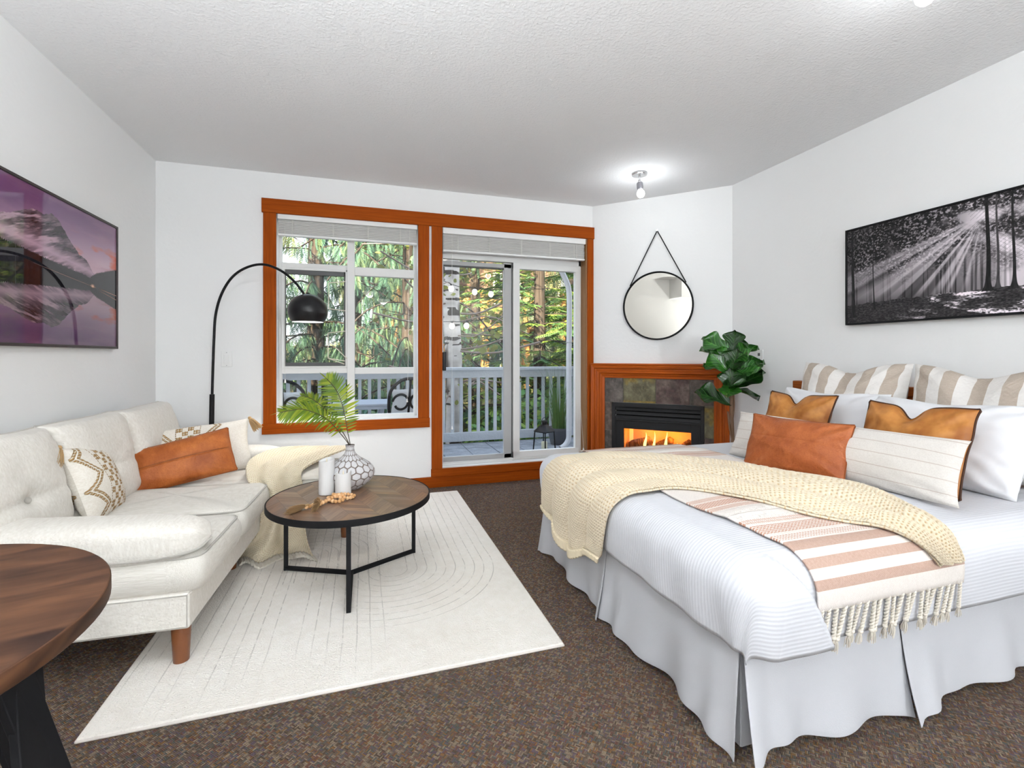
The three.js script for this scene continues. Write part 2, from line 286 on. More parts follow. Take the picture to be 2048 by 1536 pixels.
// ---- venetian blinds, drawn up
function blind(label, x0, x1, yTop, yVal, yBot, tapes, cords) {
  const t = thing('window_blind', label, 'blind', [(x0 + x1) / 2, yBot, ZB - 0.02]), p = pieces(t), w = x1 - x0, n = Math.round((yVal - yBot - 0.016) / 0.0125);
  const slat = box(w - 0.012, 0.0035, 0.036, 0.001, 'x', 0).rotateX(-0.5);
  p('valance', at(box(w, yTop - yVal + 0.01, 0.022, 0.006, 'x', 0), 0, (yTop + yVal) / 2 - yBot, 0.012), M.white);
  p('head_rail', at(box(w - 0.01, 0.04, 0.04, 0.002), 0, yVal + 0.02 - yBot, -0.025), M.white);
  for (let k = 0; k < n; k++) p('slat', slat.clone().rotateX((hash(k, 3) - 0.5) * 0.12), M.blindWhite).position.set((hash(k, 1) - 0.5) * 0.004, 0.02 + k * 0.0125, -0.012);
  p('bottom_rail', at(box(w - 0.008, 0.016, 0.04, 0.004), 0, 0.008, -0.012), M.white);
  for (const f of tapes) { const l = []; for (let k = 0; k < n; k++) { const y = 0.014 + k * 0.0125; l.push(rod([-0.008, y, 0.009], [0.008, y + 0.012, 0.009], 0.0011, 0.0011, 5), rod([0.008, y, 0.0095], [-0.008, y + 0.012, 0.0095], 0.0011, 0.0011, 5)); } p('ladder_cord', l, M.cord).position.x = -w / 2 + f * w; }
  for (const [f, len, sway] of cords) { const x = -w / 2 + f * w; p('pull_cord', tube([[x, yVal - yBot, 0.012], [x + sway * 0.3, -len * 0.3, 0.012], [x + sway * 0.5, -len * 0.7, 0.013], [x + sway, -len, 0.014]], 0.0014, 20, 5), M.cord); if (len > 0.3) p('cord_tassel', at(lathe([[0.001, 0.03], [0.004, 0.026], [0.008, 0.004], [0.007, 0], [0, 0]], 10), x + sway, -len - 0.028, 0.014), M.white); }
  return t;
}
M.blindWhite = mat([0.76, 0.75, 0.73], 0.5); M.cord = mat([0.78, 0.77, 0.73], 0.8);
blind('white slatted blind drawn up over the picture window behind the arc lamp', -0.615, 0.418, 2.16, 2.108, 1.982, [0.1, 0.38, 0.63, 0.87], [[0.05, 1.08, 0.002], [0.94, 1.25, -0.02]]);
blind('white slatted blind drawn up over the sliding patio door', 0.624, 1.925, 2.155, 2.094, 1.945, [0.1, 0.31, 0.53, 0.735, 0.915], [[0.06, 1.45, 0.0], [0.93, 1.7, 0.07]]);

// ------------------------------------------------------------------ lamps of the room and added fill lamps
function bulbMat(k, c = [1, 0.985, 0.96]) { const m = mat([0.9, 0.9, 0.9], 0.4); m.emissive.setRGB(...c); m.emissiveIntensity = k; return m; }
function lampLight(o, x, y, z, power, c = [0.91, 0.965, 1], r = 2.2) { const l = new THREE.PointLight(new THREE.Color(...c), power); l.castShadow = true; l.shadow.radius = r; l.shadow.mapSize.set(1024, 1024); l.shadow.bias = -0.002; l.position.set(x, y, z); o.add(l); return l; }
function spotLamp(label, x, z, power, lean) {
  const t = thing('ceiling_spotlight', label, 'ceiling light', [x, HC, z]), p = pieces(t);
  p('canopy', lathe([[0, -0.016], [0.03, -0.018], [0.055, -0.014], [0.058, -0.006], [0.058, 0], [0, 0]], 36), M.chrome);
  p('stem', rod([0, -0.012, 0], [0, -0.06, 0], 0.008, 0.007, 14), M.chrome);
  const j = new THREE.SphereGeometry(0.013, 16, 10); p('swivel_joint', at(j, 0, -0.06, 0), M.chrome);
  const s = lathe([[0.006, 0], [0.018, -0.004], [0.023, -0.012], [0.024, -0.05], [0.02, -0.056], [0.012, -0.058]], 24).rotateZ(lean).translate(0, -0.062, 0); p('socket', s, mat([0.33, 0.33, 0.36], 0.35, { metalness: 0.6 }));
  const bp = [Math.sin(lean) * 0.088, -0.062 - Math.cos(lean) * 0.088, 0];
  p('bulb', lathe([[0.001, -0.03], [0.016, -0.027], [0.027, -0.014], [0.03, 0.0], [0.027, 0.014], [0.018, 0.026], [0.013, 0.036], [0, 0.037]].map(([r, y]) => [r, y]), 24).rotateZ(lean).translate(...bp), bulbMat(6));
  lampLight(t, bp[0], bp[1], bp[2], power);
}
spotLamp('small chrome ceiling spotlight with bare bulb above the fireplace', 1.967, -3.081, LAMP_FIRE, 0.12);
spotLamp('chrome ceiling spotlight above the bed, only its glowing bulb in frame', 1.8, -1.1, LAMP_BED, 0.05);
spotLamp('added chrome fill spotlight above the rug, just above the frame', -0.15, -0.9, FILL_MID, 0.05);  // added as fill for the left wall, rug and sofa
function domeLamp(label, x, z, power) {
  const t = thing('dome_light', label, 'ceiling light', [x, HC, z]), p = pieces(t);
  p('base_plate', lathe([[0, -0.02], [0.165, -0.02], [0.17, -0.012], [0.17, 0], [0, 0]], 40), M.white);
  p('glass_dome', lathe([[0.001, -0.1], [0.05, -0.095], [0.1, -0.078], [0.14, -0.05], [0.155, -0.02], [0, -0.02]], 40), bulbMat(3.2));
  lampLight(t, 0, -0.06, 0, power, [0.91, 0.965, 1], 4);
}
domeLamp('white dome ceiling light behind the camera, nearer of the two mirrored in the window', 0.12, 2.3, LAMP_REAR);
domeLamp('white dome ceiling light deep in the room, farther of the two mirrored in the window', 0.45, 3.6, LAMP_REAR);

{ // pendant globe, tall uplighter and floor can, added behind the camera as fill
  const t = thing('added_pendant_globe', 'added frosted globe pendant, fill light behind the camera', 'ceiling light', [1.27, HC, 1.6]), p = pieces(t);
  p('canopy', lathe([[0, -0.02], [0.05, -0.018], [0.055, 0], [0, 0]], 28), M.white); p('cord', rod([0, -0.02, 0], [0, -0.5, 0], 0.003, 0.003, 8), M.black); p('globe', at(new THREE.SphereGeometry(0.1, 32, 20), 0, -0.59, 0), bulbMat(3)); lampLight(t, 0, -0.59, 0, FILL_GLOBE, [0.91, 0.965, 1], 8);
  const f = thing('added_torchiere', 'added tall uplighter floor lamp, fill light behind the camera', 'floor lamp', [1.77, 0, 4.6]), q2 = pieces(f);  // added lamp, brightens walls and ceiling from the rear
  q2('base', lathe([[0, 0], [0.14, 0], [0.14, 0.02], [0, 0.022]], 36), M.black); q2('pole', rod([0, 0.02, 0], [0, 1.42, 0], 0.012, 0.012, 12), M.black);
  q2('bowl', lathe([[0.012, 1.4], [0.06, 1.41], [0.13, 1.43], [0.17, 1.455], [0.165, 1.458], [0.125, 1.438], [0.05, 1.42], [0.012, 1.412]], 40), M.black);
  q2('bulb', at(new THREE.SphereGeometry(0.05, 24, 14), 0, 1.475, 0), bulbMat(3)); lampLight(f, 0, 1.475, 0, FILL_UP, [0.91, 0.965, 1], 8);
  const c = thing('added_uplight_can', 'added black floor can, fill light for the ceiling behind the camera', 'floor lamp', [-0.75, 0, 0.8]), q3 = pieces(c);  // added uplight that brightens the ceiling
  q3('can', lathe([[0, 0], [0.09, 0], [0.09, 0.6], [0.084, 0.6], [0.08, 0.56], [0, 0.56]], 32), M.black); q3('bulb', at(lathe([[0, 0.012], [0.05, 0.01], [0.07, 0], [0, 0]], 28), 0, 0.565, 0), bulbMat(3));
  const l = new THREE.SpotLight(new THREE.Color(0.91, 0.965, 1), FILL_CAN, 0, 1.3, 0.4); l.castShadow = true; l.shadow.radius = 3.5; l.position.set(0, 0.615, 0); l.target.position.set(0, 2, 0); c.add(l, l.target);
}

// ------------------------------------------------------------------ soft stuffs
const weave = (n, s, k = 0.5) => tex(256, 256, (u, v) => { const a = Math.sin(u * Math.PI * 2 * n) * Math.sin(v * Math.PI * 2 * n); return 0.5 + 0.3 * a + k * (vn(u * n * 2, v * n * 2, n * 2, n * 2, s) - 0.5); }, false, 1);
const linenBump = weave(64, 1); linenBump.repeat.set(9, 9);
const chenille = tex(256, 256, (u, v) => fbm(u * 40, v * 40, 3, 40, 40, 3), false, 5);
M.sofa = mat(0xffffff, 0.92, { map: tex(256, 256, (u, v) => { const k = fbm(u * 50, v * 22, 3, 50, 22, 11); return mixc(hx(0xd7d1c7), hx(0xeae6df), k); }, true, 4), bumpMap: chenille, bumpScale: 0.0013, sheen: 0.35, sheenColor: new THREE.Color(1, 0.98, 0.95), sheenRoughness: 0.5 });
M.walnutLeg = mat([0.16, 0.052, 0.016], 0.35, { clearcoat: 0.5, clearcoatRoughness: 0.25 });
M.cream = mat([0.7, 0.65, 0.56], 0.9, { bumpMap: linenBump, bumpScale: 0.0015 });
M.jute = mat([0.52, 0.34, 0.17], 0.95);
function leather(seed, dark, light, sx) {
  return mat(0xffffff, 0.46, { map: tex(512, 512, (u, v) => { const a = fbm(u * 5, v * 5, 4, 5, 5, seed), b = fbm(u * 40, v * 26, 2, 40, 26, seed + 3), c = Math.pow(vn(u * 130, v * 130, 130, 130, seed + 5), 4); return mixc(mixc(dark, light, clamp(a * 1.35 - 0.15 + 0.3 * (b - 0.5))), [0.42, 0.2, 0.08], 0.25 * c); }, true, sx), bumpMap: tex(256, 256, (u, v) => 0.6 * fbm(u * 60, v * 60, 2, 60, 60, seed + 1) + 0.4 * fbm(u * 8, v * 8, 3, 8, 8, seed), false, 5), bumpScale: 0.0016 });
}
M.leather = leather(5, hx(0x8a451c), hx(0xbd6f38), 2.2);
M.leatherBed = leather(15, hx(0x84411f), hx(0xac6235), 2.2);

// ------------------------------------------------------------------ rug
{
  const w = 1.47, l = 2.09, X0 = -0.762, Z0 = -3.705;
  const t = thing('area_rug', 'ivory low-pile rug with thin dashed arches under the coffee table', 'rug', [X0 + w / 2, 0, Z0 + l / 2]);
  const N = 1400, NX = 980, P = (i, j) => { };
  // two nests of arches: one open away from the camera, the other open towards it
  const line = (d, wd) => clamp(1 - Math.abs(d) / wd);
  const cmap = tex(NX, N, (u, v) => {
    const x = X0 + u * w, z = Z0 + (1 - v) * l; let k = 0;
    const near = step(-1.72, -2.05, z);
    const arches = (cx, cz, sgn, r0, r1, n) => {
      const dx = x - cx, dz = (z - cz) * sgn, d = dz > 0 ? Math.hypot(dx, dz) : Math.abs(dx);
      const f = (d - r0) / (r1 - r0) * n, i = Math.round(f); if (i < 0 || i > n) return 0;
      const off = (f - i) / n * (r1 - r0) + 0.004 * (vn(z * 9 + i * 7, x * 9, 0, 0, 3) - 0.5), s = dz > 0 ? d * Math.atan2(dx, dz) : dz * 1.0;
      const dash = vn(s * 55 + i * 17, i * 3.7, 0, 0, 2) > 0.3 ? 1 : 0.25, bright = 0.35 + 0.65 * vn(s * 7 + i * 5, i * 1.3, 0, 0, 9);
      const fade = dz > 0 ? step(r1 * (0.75 + 0.3 * hash(i, 4)), 0, Math.abs(s) < 0 ? 0 : Math.max(0, -dx * 1.6 - 0.06 + d * 0)) : step(-1.5, -0.9, dz) * (dx < 0 && sgn > 0 ? 0.8 : 1) + (sgn < 0 ? 0 : 0.3);
      return line(off, 0.0028) * dash * bright * clamp(fade);
    };
    const a = arches(0.14, -2.42, 1, 0.07, 0.5, 9), b = x < 0.1 ? arches(-0.28, -2.72, -1, 0.05, 0.46, 8) * clamp((-1.62 - 0.22 * hash(Math.round((x + 0.28) * 20), 8) - z) / 0.35 + 0.2) : 0;
    k = clamp(Math.max(a * (0.3 + 0.7 * step(-1.85, -2.05, z)), b) * 0.85);
    const g = fbm(u * 60, v * 84, 3), c = fbm(u * 4, v * 6, 3, 0, 0, 21);
    const base = mixc(hx(0xe4ddd3), hx(0xf3efe9), clamp(0.55 * g + 0.75 * c - 0.1));
    return mixc(base, hx(0x6b655e), k * 0.62);
  }, true, 1 / w, 1 / l);
  const pile = tex(512, 512, (u, v) => fbm(u * 90, v * 90, 2, 90, 90, 4), false, 3);
  const m = mat(0xffffff, 0.96, { map: cmap, bumpMap: pile, bumpScale: 0.003, sheen: 0.3, sheenColor: new THREE.Color(1, 1, 1) });
  const g = new RoundedBoxGeometry(w, 0.011, l, 3, 0.005), p = g.attributes.position, uv = new Float32Array(p.count * 2);
  for (let i = 0; i < p.count; i++) { uv[2 * i] = p.getX(i) + w / 2; uv[2 * i + 1] = l / 2 - p.getZ(i); }
  g.setAttribute('uv', new THREE.BufferAttribute(uv, 2));
  part('pile', at(g, 0, 0.0065, 0), m, t);
  const e = [[-w / 2, 0.004, -l / 2], [w / 2, 0.004, -l / 2], [w / 2, 0.004, l / 2], [-w / 2, 0.004, l / 2]];
  part('edge_binding', [0, 1, 2, 3].map((k) => capped(new THREE.LineCurve3(V(e[k]), V(e[(k + 1) % 4])), 0.0042, 30, 8)), mat([0.66, 0.6, 0.55], 0.85), t, 'pale bound edge');
}

// ------------------------------------------------------------------ sofa with chaise
const sofa = thing('sofa', 'cream chenille chaise sofa with pillow arms along the left wall', 'sofa', [-0.571, 0, -1.88], -0.045);
{
  const p = pieces(sofa);
  p('base', [bx(-0.8, 0.14, -1.57, 0, 0.262, 0, 0.009), bx(-0.02, 0.14, -1.57, 0.46, 0.262, -1.05, 0.009)], M.sofa);
  p('back_frame', bx(-0.81, 0.16, -1.57, -0.68, 0.6, 0, 0.04), M.sofa);
  const pad = (x0, z0, x1, z1, y0, y1, name = 'seat_cushion', s = 1) => {
    const a = (x1 - x0) / 2, c = Math.abs(z1 - z0) / 2, b = (y1 - y0) / 2, cx = (x0 + x1) / 2, cz = (z0 + z1) / 2, cy = (y0 + y1) / 2;
    // crowned upholstered block: rounded outline, bulging sides
    const G = grid(72, 30, (u, v) => {
      const t = u * Math.PI * 2, e = 0.16, cs = Math.cos(t), sn = Math.sin(t), ux = Math.sign(cs) * Math.pow(Math.abs(cs), e), uz = -Math.sign(sn) * Math.pow(Math.abs(sn), e);
      let k, y; const B = 0.035;
      if (v < 0.3) { k = v / 0.3; return [cx + (a - B) * ux * k, cy - b, cz + (c - B) * uz * k]; }
      if (v < 0.7) { const f = (v - 0.3) / 0.4, h = Math.sin(f * Math.PI); k = B * (Math.pow(h, 0.5) - 1); return [cx + (a + k) * ux + 0.003 * n3(ux * 3, f * 3, uz * 3, s), cy - b + 2 * b * f * 0.93, cz + (c + k) * uz]; }
      k = 1 - (v - 0.7) / 0.3; y = cy + b * 0.86 + 0.14 * b * 1.7 * (1 - Math.pow(k, 3)) + 0.006 * n3(ux * k * 4 * a, uz * k * 4 * c, s, s);
      return [cx + (a - B) * ux * k, y, cz + (c - B) * uz * k];
    }, (u, v) => [u * 2 * (a + c) * 2, v]);
    const o = p(name, G, M.sofa), P = []; for (let i = 0; i < 64; i++) { const t = i / 64 * Math.PI * 2, e = 0.16, cs = Math.cos(t), sn = Math.sin(t); P.push([cx + (a - 0.016) * Math.sign(cs) * Math.pow(Math.abs(cs), e), cy + b * 0.7, cz - (c - 0.016) * Math.sign(sn) * Math.pow(Math.abs(sn), e)]); }
    part('piping', tube(P, 0.0045, 160, 6, true), M.sofa, o);
  };
  pad(-0.68, 0.0, 0.045, -0.49, 0.25, 0.4, 'seat_cushion', 3);
  pad(-0.68, -0.495, 0.045, -1.02, 0.25, 0.4, 'seat_cushion', 5);
  pad(-0.68, -1.025, 0.47, -1.58, 0.25, 0.395, 'chaise_cushion', 7);
  // back pads with a tufted dimple
  const backs = [[0.03, -0.47, 1], [-0.475, -1.0, 2], [-1.005, -1.56, 3]];
  for (const [z0, z1, s] of backs) {
    const w = z0 - z1, h = 0.44, g = pillow(w, h, 0.21, { pinch: 0.012, pow: 0.3, edge: 4, wr: 0.006, seed: s * 3, n: 40, seam: (x, y) => 0.022 * Math.exp(-((x) ** 2 + (y - 0.19) ** 2) / 0.0016) + 0.012 * Math.exp(-((y - 0.19) ** 2) / 0.0004) * Math.exp(-x * x / 0.05) });
    const o = p('back_cushion', g, M.sofa); o.rotation.order = 'YXZ'; o.rotation.y = Math.PI / 2; o.rotation.x = -0.2; o.position.set(-0.62, 0.36, (z0 + z1) / 2);
    part('piping', tube(seamLine(w, h, { pinch: 0.012, seed: s * 3 }).map(([x, y]) => [x * 0.995, y, -0.008]), 0.0055, 120, 6, true), M.sofa, o);
    part('button', at(new THREE.SphereGeometry(0.012, 12, 8), 0, 0.19, 0.076), M.sofa, o);
  }
  // arms: long stuffed rolls with a welt, lying on the seat ends
  const arm = (z, s, len, x0) => {
    const g = grid(56, 44, (u, v) => {
      const t = u * Math.PI * 2, l = v * 2 - 1, end = Math.pow(Math.max(0, 1 - Math.pow(Math.abs(l), l > 0 ? 5 : 9)), l > 0 ? 0.42 : 0.3), e = 0.62;
      const cy = Math.sign(Math.sin(t)) * Math.pow(Math.abs(Math.sin(t)), e), cz = Math.sign(Math.cos(t)) * Math.pow(Math.abs(Math.cos(t)), e);
      const k = 1 + 0.035 * n3(l * 5, cz * 2, cy * 2, s) * end;
      return [x0 + (l + 1) / 2 * len, 0.43 + 0.045 * (1 - v) * (1 - v) + 0.074 * cy * end * k, z - 0.105 * cz * end * k];
    }, (u, v) => [v * len, u * 0.6]);
    const o = p('arm_cushion', g, M.sofa), W = []; for (let i = 0; i <= 40; i++) { const v = i / 40, l = v * 2 - 1, end = Math.pow(Math.max(0, 1 - Math.pow(Math.abs(l), l > 0 ? 5 : 9)), l > 0 ? 0.42 : 0.3); W.push([x0 + v * len, 0.418 + 0.045 * (1 - v) * (1 - v) - 0.03 * end, z + s * 0.1 * end]); }
    part('piping', tube(W, 0.004, 80, 6), M.sofa, o);
    p('arm_support', bx(x0 + 0.05, 0.33, z - 0.07, x0 + len - 0.14, 0.41, z + 0.07, 0.03), M.sofa);
  };
  arm(-0.09, 1, 0.87, -0.83); arm(-1.475, -1, 0.87, -0.83);
  const leg = (x, z) => p('leg', at(lathe([[0, 0], [0.022, 0], [0.024, 0.004], [0.031, 0.14], [0, 0.14]], 20), x, 0.0005, z), M.walnutLeg);
  leg(-0.04, -0.045); leg(-0.74, -0.045); leg(-0.74, -1.52); leg(0.42, -1.1); leg(0.42, -1.52); leg(-0.1, -0.8);
}
const onSofa = (x, z, y = 0) => { const a = -0.045; return [-0.571 + x * Math.cos(a) + z * Math.sin(a), y, -1.88 - x * Math.sin(a) + z * Math.cos(a)]; };

// tassel of loose cords hanging from its knot at the origin, along -y
function tassel(len, r, n, seed, cordR = 0.0012) {
  const g = [], k = rng(seed); g.push(new THREE.SphereGeometry(r * 0.34, 10, 8).scale(1, 1.2, 1));
  for (let i = 0; i < n; i++) { const a = i * 2.399, q = Math.sqrt((i + 0.5) / n), l = len * (0.86 + 0.2 * k()), s = r * q; g.push(tube([[Math.cos(a) * s * 0.2, 0, Math.sin(a) * s * 0.2], [Math.cos(a) * s * 0.6, -l * 0.3, Math.sin(a) * s * 0.6], [Math.cos(a) * s, -l, Math.sin(a) * s]], cordR, 5, 4)); }
  return merge(g);
}
// cotton cushions with tufted tan lattice and tassels at the corners
const tuftMap = (w, h, seed) => tex(512, 512, (u, v) => {
  const x = u * w, y = v * h, g = fbm(u * 110, v * 110, 2), c = 0.034; let t = 0;
  const band = Math.abs(x - w / 2), yy = y;
  const zig = Math.abs(mod(yy + 0.02, 0.15) - 0.075); // zigzag bands
  const dots = (a, b, s) => Math.pow(clamp(1 - Math.hypot(mod(a, s) - s / 2, mod(b, s) - s / 2) / (s * 0.55)), 0.5);
  if (band < 0.058) { const i = Math.floor((x - w / 2 + 0.058) / 0.029), j = Math.floor(y / 0.029); if ((i + j) & 1) t = dots(x, y, 0.0145); if (Math.abs(mod(y, 0.116)) < 0.004) t = 0; }
  else if (band < 0.165) { const d = band - 0.066 - zig * 0.9; if (d > 0 && d < 0.014) t = dots(x + y, y, 0.012); else if (d > 0.022 && d < 0.036) t = dots(x - y, y, 0.012) * 0.9; }
  if (Math.abs(band - 0.061) < 0.0018) t = mod(y, 0.012) < 0.007 ? 0.7 : 0;
  return mixc(mixc(hx(0xe2dacd), hx(0xf2ede4), g), mixc(hx(0x94703f), hx(0xb99566), g), clamp(t * 1.6));
}, true, 1 / w, 1 / h);
function tuftCushion(label, w, h, t, seed, pos, turn, tilt, roll, hang) {
  const o = thing('tasselled_cushion', label, 'cushion', pos, turn), opt = { pinch: 0.06, seed, wr: 0.004, n: 34 };
  o.rotation.x = tilt; o.rotation.z = roll;
  const map = tuftMap(w, h, seed), bump = tex(512, 512, (u, v) => { const d = map.image.data, i = (Math.floor(v * 511) * 512 + Math.floor(u * 511)) * 4; return 1 - d[i + 2] / 255 + 0.1 * hash(u * 999, v * 999); }, false, 1 / w, 1 / h);
  const g = pillow(w, h, t, opt);
  part('cover', g, mat(0xffffff, 0.95, { map, bumpMap: bump, bumpScale: 0.008 }), o, 'cotton cover with tufted tan lattice');
  [[-1, -1], [1, -1], [1, 1], [-1, 1]].forEach(([a, b], i) => { const T = part('tassel', tassel(0.085, 0.03, 60, seed + i), M.jute, o, 'tan cord tassel'); T.position.set(a * w / 2 * 1.01, h / 2 + b * h / 2 * 1.01, 0.002); T.rotation.set(...hang[i]); });
  return o;
}
tuftCushion('cream tasselled cushion with tan tufts, turned sideways behind the near sofa arm', 0.34, 0.34, 0.15, 3, onSofa(-0.52, -0.6, 0.37), R(96), -0.34, -0.1, [[0, 0, -1.2], [0.3, 0, 1.35], [0, 0, 2.0], [0.2, 0, -0.75]]);
tuftCushion('wide cream tasselled cushion with tan tufts behind the leather sofa cushion', 0.62, 0.3, 0.15, 13, onSofa(-0.42, -1.22, 0.385), R(8), -0.36, 0.09, [[0, 0, -1.2], [0.9, 0, 1.3], [0.3, 0, 0.5], [0.3, 0, -0.7]]);
{ // leather lumbar cushion on the sofa
  const w = 0.5, h = 0.25, seam = (x, y) => 0.006 * Math.exp(-(((y - 0.128) / 0.0035) ** 2)) + 0.006 * Math.exp(-(((x - 0.06) / 0.0035) ** 2)), opt = { pinch: 0.05, seed: 9, wr: 0.007, n: 56, seam };
  const o = thing('leather_cushion', 'tan leather lumbar cushion with cross seams resting on the sofa', 'cushion', onSofa(-0.385, -1.03, 0.394), R(12));
  o.rotation.x = -0.42; o.rotation.z = 0.2;
  part('cover', pillow(w, h, 0.13, opt), M.leather, o); part('seam_welt', tube(seamLine(w, h, opt), 0.0028, 160, 6, true), M.leather, o);
  part('stitching', [tube(Array.from({ length: 24 }, (_, i) => { const x = -w * 0.46 + i / 23 * w * 0.92, b = Math.pow(Math.max(0, (1 - Math.pow(Math.abs(2 * x / w), 2.2))), 0.5); return [x, 0.131, 0.065 * b + 0.001]; }), 0.0011, 60, 5)], mat([0.2, 0.075, 0.025], 0.6), o);
}

// ------------------------------------------------------------------ knitted cloths: chunky honeycomb stitch
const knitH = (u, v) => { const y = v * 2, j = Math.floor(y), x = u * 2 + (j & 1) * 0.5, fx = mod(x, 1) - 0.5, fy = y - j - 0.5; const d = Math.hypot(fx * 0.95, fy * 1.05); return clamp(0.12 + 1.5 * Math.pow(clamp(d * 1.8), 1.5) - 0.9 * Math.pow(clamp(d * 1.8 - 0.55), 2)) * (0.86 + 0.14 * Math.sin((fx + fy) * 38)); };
const knitBump = tex(128, 128, knitH, false, 1 / 0.028);
const knitMap = (a, b) => tex(128, 128, (u, v) => mixc(a, b, clamp(knitH(u, v) * 1.5 + 0.1 * vn(u * 40, v * 40, 40))), true, 1 / 0.028);  // gaps between stitches darkened in the colour, as painted shade
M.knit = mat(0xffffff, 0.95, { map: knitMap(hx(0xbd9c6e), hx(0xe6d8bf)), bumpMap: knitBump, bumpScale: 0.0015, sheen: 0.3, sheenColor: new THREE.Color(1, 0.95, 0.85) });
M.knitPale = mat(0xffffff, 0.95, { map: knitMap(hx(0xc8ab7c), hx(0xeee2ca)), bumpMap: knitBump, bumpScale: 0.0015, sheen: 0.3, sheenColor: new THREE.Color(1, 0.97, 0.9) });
// relief stitched into the mesh itself: lu by lv metres of cloth
function knitSheet(fn, lu, lv, uvf, amp = 0.0042, thick = 0.008, cell = 0.0026) {
  const nu = Math.round(lu / cell), nv = Math.round(lv / cell), g = grid(nu, nv, fn, uvf), p = g.attributes.position, n = g.attributes.normal, t = g.attributes.uv;
  for (let i = 0; i < p.count; i++) { const h = amp * (knitH(t.getX(i) / 0.028, t.getY(i) / 0.028) - 0.4); p.setXYZ(i, p.getX(i) + n.getX(i) * h, p.getY(i) + n.getY(i) * h, p.getZ(i) + n.getZ(i) * h); }
  g.computeVertexNormals(); const low = sheet(Math.round(nu / 5), Math.round(nv / 5), fn, thick, uvf), q2 = low.attributes.position, m = low.attributes.normal; return merge([g, low.translate(0, -0.003, 0)]);
}
const bow = (L, Rt, bumps) => { const a = curve(L), b = curve(Rt); return (u, v) => { const p = a.getPoint(v), q2 = b.getPoint(v), r = p.lerp(q2, u); const d = bumps(u, v); return [r.x + d[0], r.y + d[1], r.z + d[2]]; }; };
{ // throw over the chaise, spilling to the floor
  const L = [[-0.36, 0.47, -3.4], [-0.5, 0.475, -3.34], [-0.6, 0.465, -3.2], [-0.63, 0.45, -3.03], [-0.6, 0.42, -2.88], [-0.54, 0.33, -2.83], [-0.52, 0.2, -2.82], [-0.555, 0.1, -2.82], [-0.63, 0.03, -2.84], [-0.6, 0.016, -2.72]];
  const Q = [[-0.07, 0.455, -3.4], [-0.13, 0.465, -3.32], [-0.24, 0.455, -3.17], [-0.33, 0.435, -3.0], [-0.335, 0.405, -2.875], [-0.325, 0.34, -2.85], [-0.32, 0.24, -2.845], [-0.31, 0.12, -2.83], [-0.28, 0.05, -2.78], [-0.23, 0.018, -2.7]];
  const f = bow(L, Q, (u, v) => { const fold = Math.sin(u * Math.PI * 5 + 1.2 + v * 2), top = step(0.5, 0.35, v), e = 0.5 + 0.5 * step(0, 0.2, v), foot = step(0.72, 1, v), zig = n3(u * 5, v * 4, 2, 4); return [zig * 0.012 * foot, top * (0.016 * fold * e + 0.004) + foot * (0.022 * Math.max(0, Math.sin(u * Math.PI * 3 + 0.5))), (1 - top) * (0.022 * fold + 0.012 * zig) + foot * (0.035 * Math.sin(u * 8) + 0.03)]; });
  const o = thing('knitted_throw', 'pale knitted throw spilling off the sofa chaise onto the rug', 'throw blanket', [0, 0, 0]);
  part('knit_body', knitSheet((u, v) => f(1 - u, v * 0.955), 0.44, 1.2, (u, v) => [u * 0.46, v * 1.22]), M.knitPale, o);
  part('ribbed_border', sheet(70, 8, (u, v) => { const p = f(1 - u, 0.955 + v * 0.045); p[1] += 0.0035 * Math.sin(u * Math.PI * 44); return p; }, 0.01, (u, v) => [u * 0.44, v * 0.02]), M.cream, o, 'ribbed border');
}

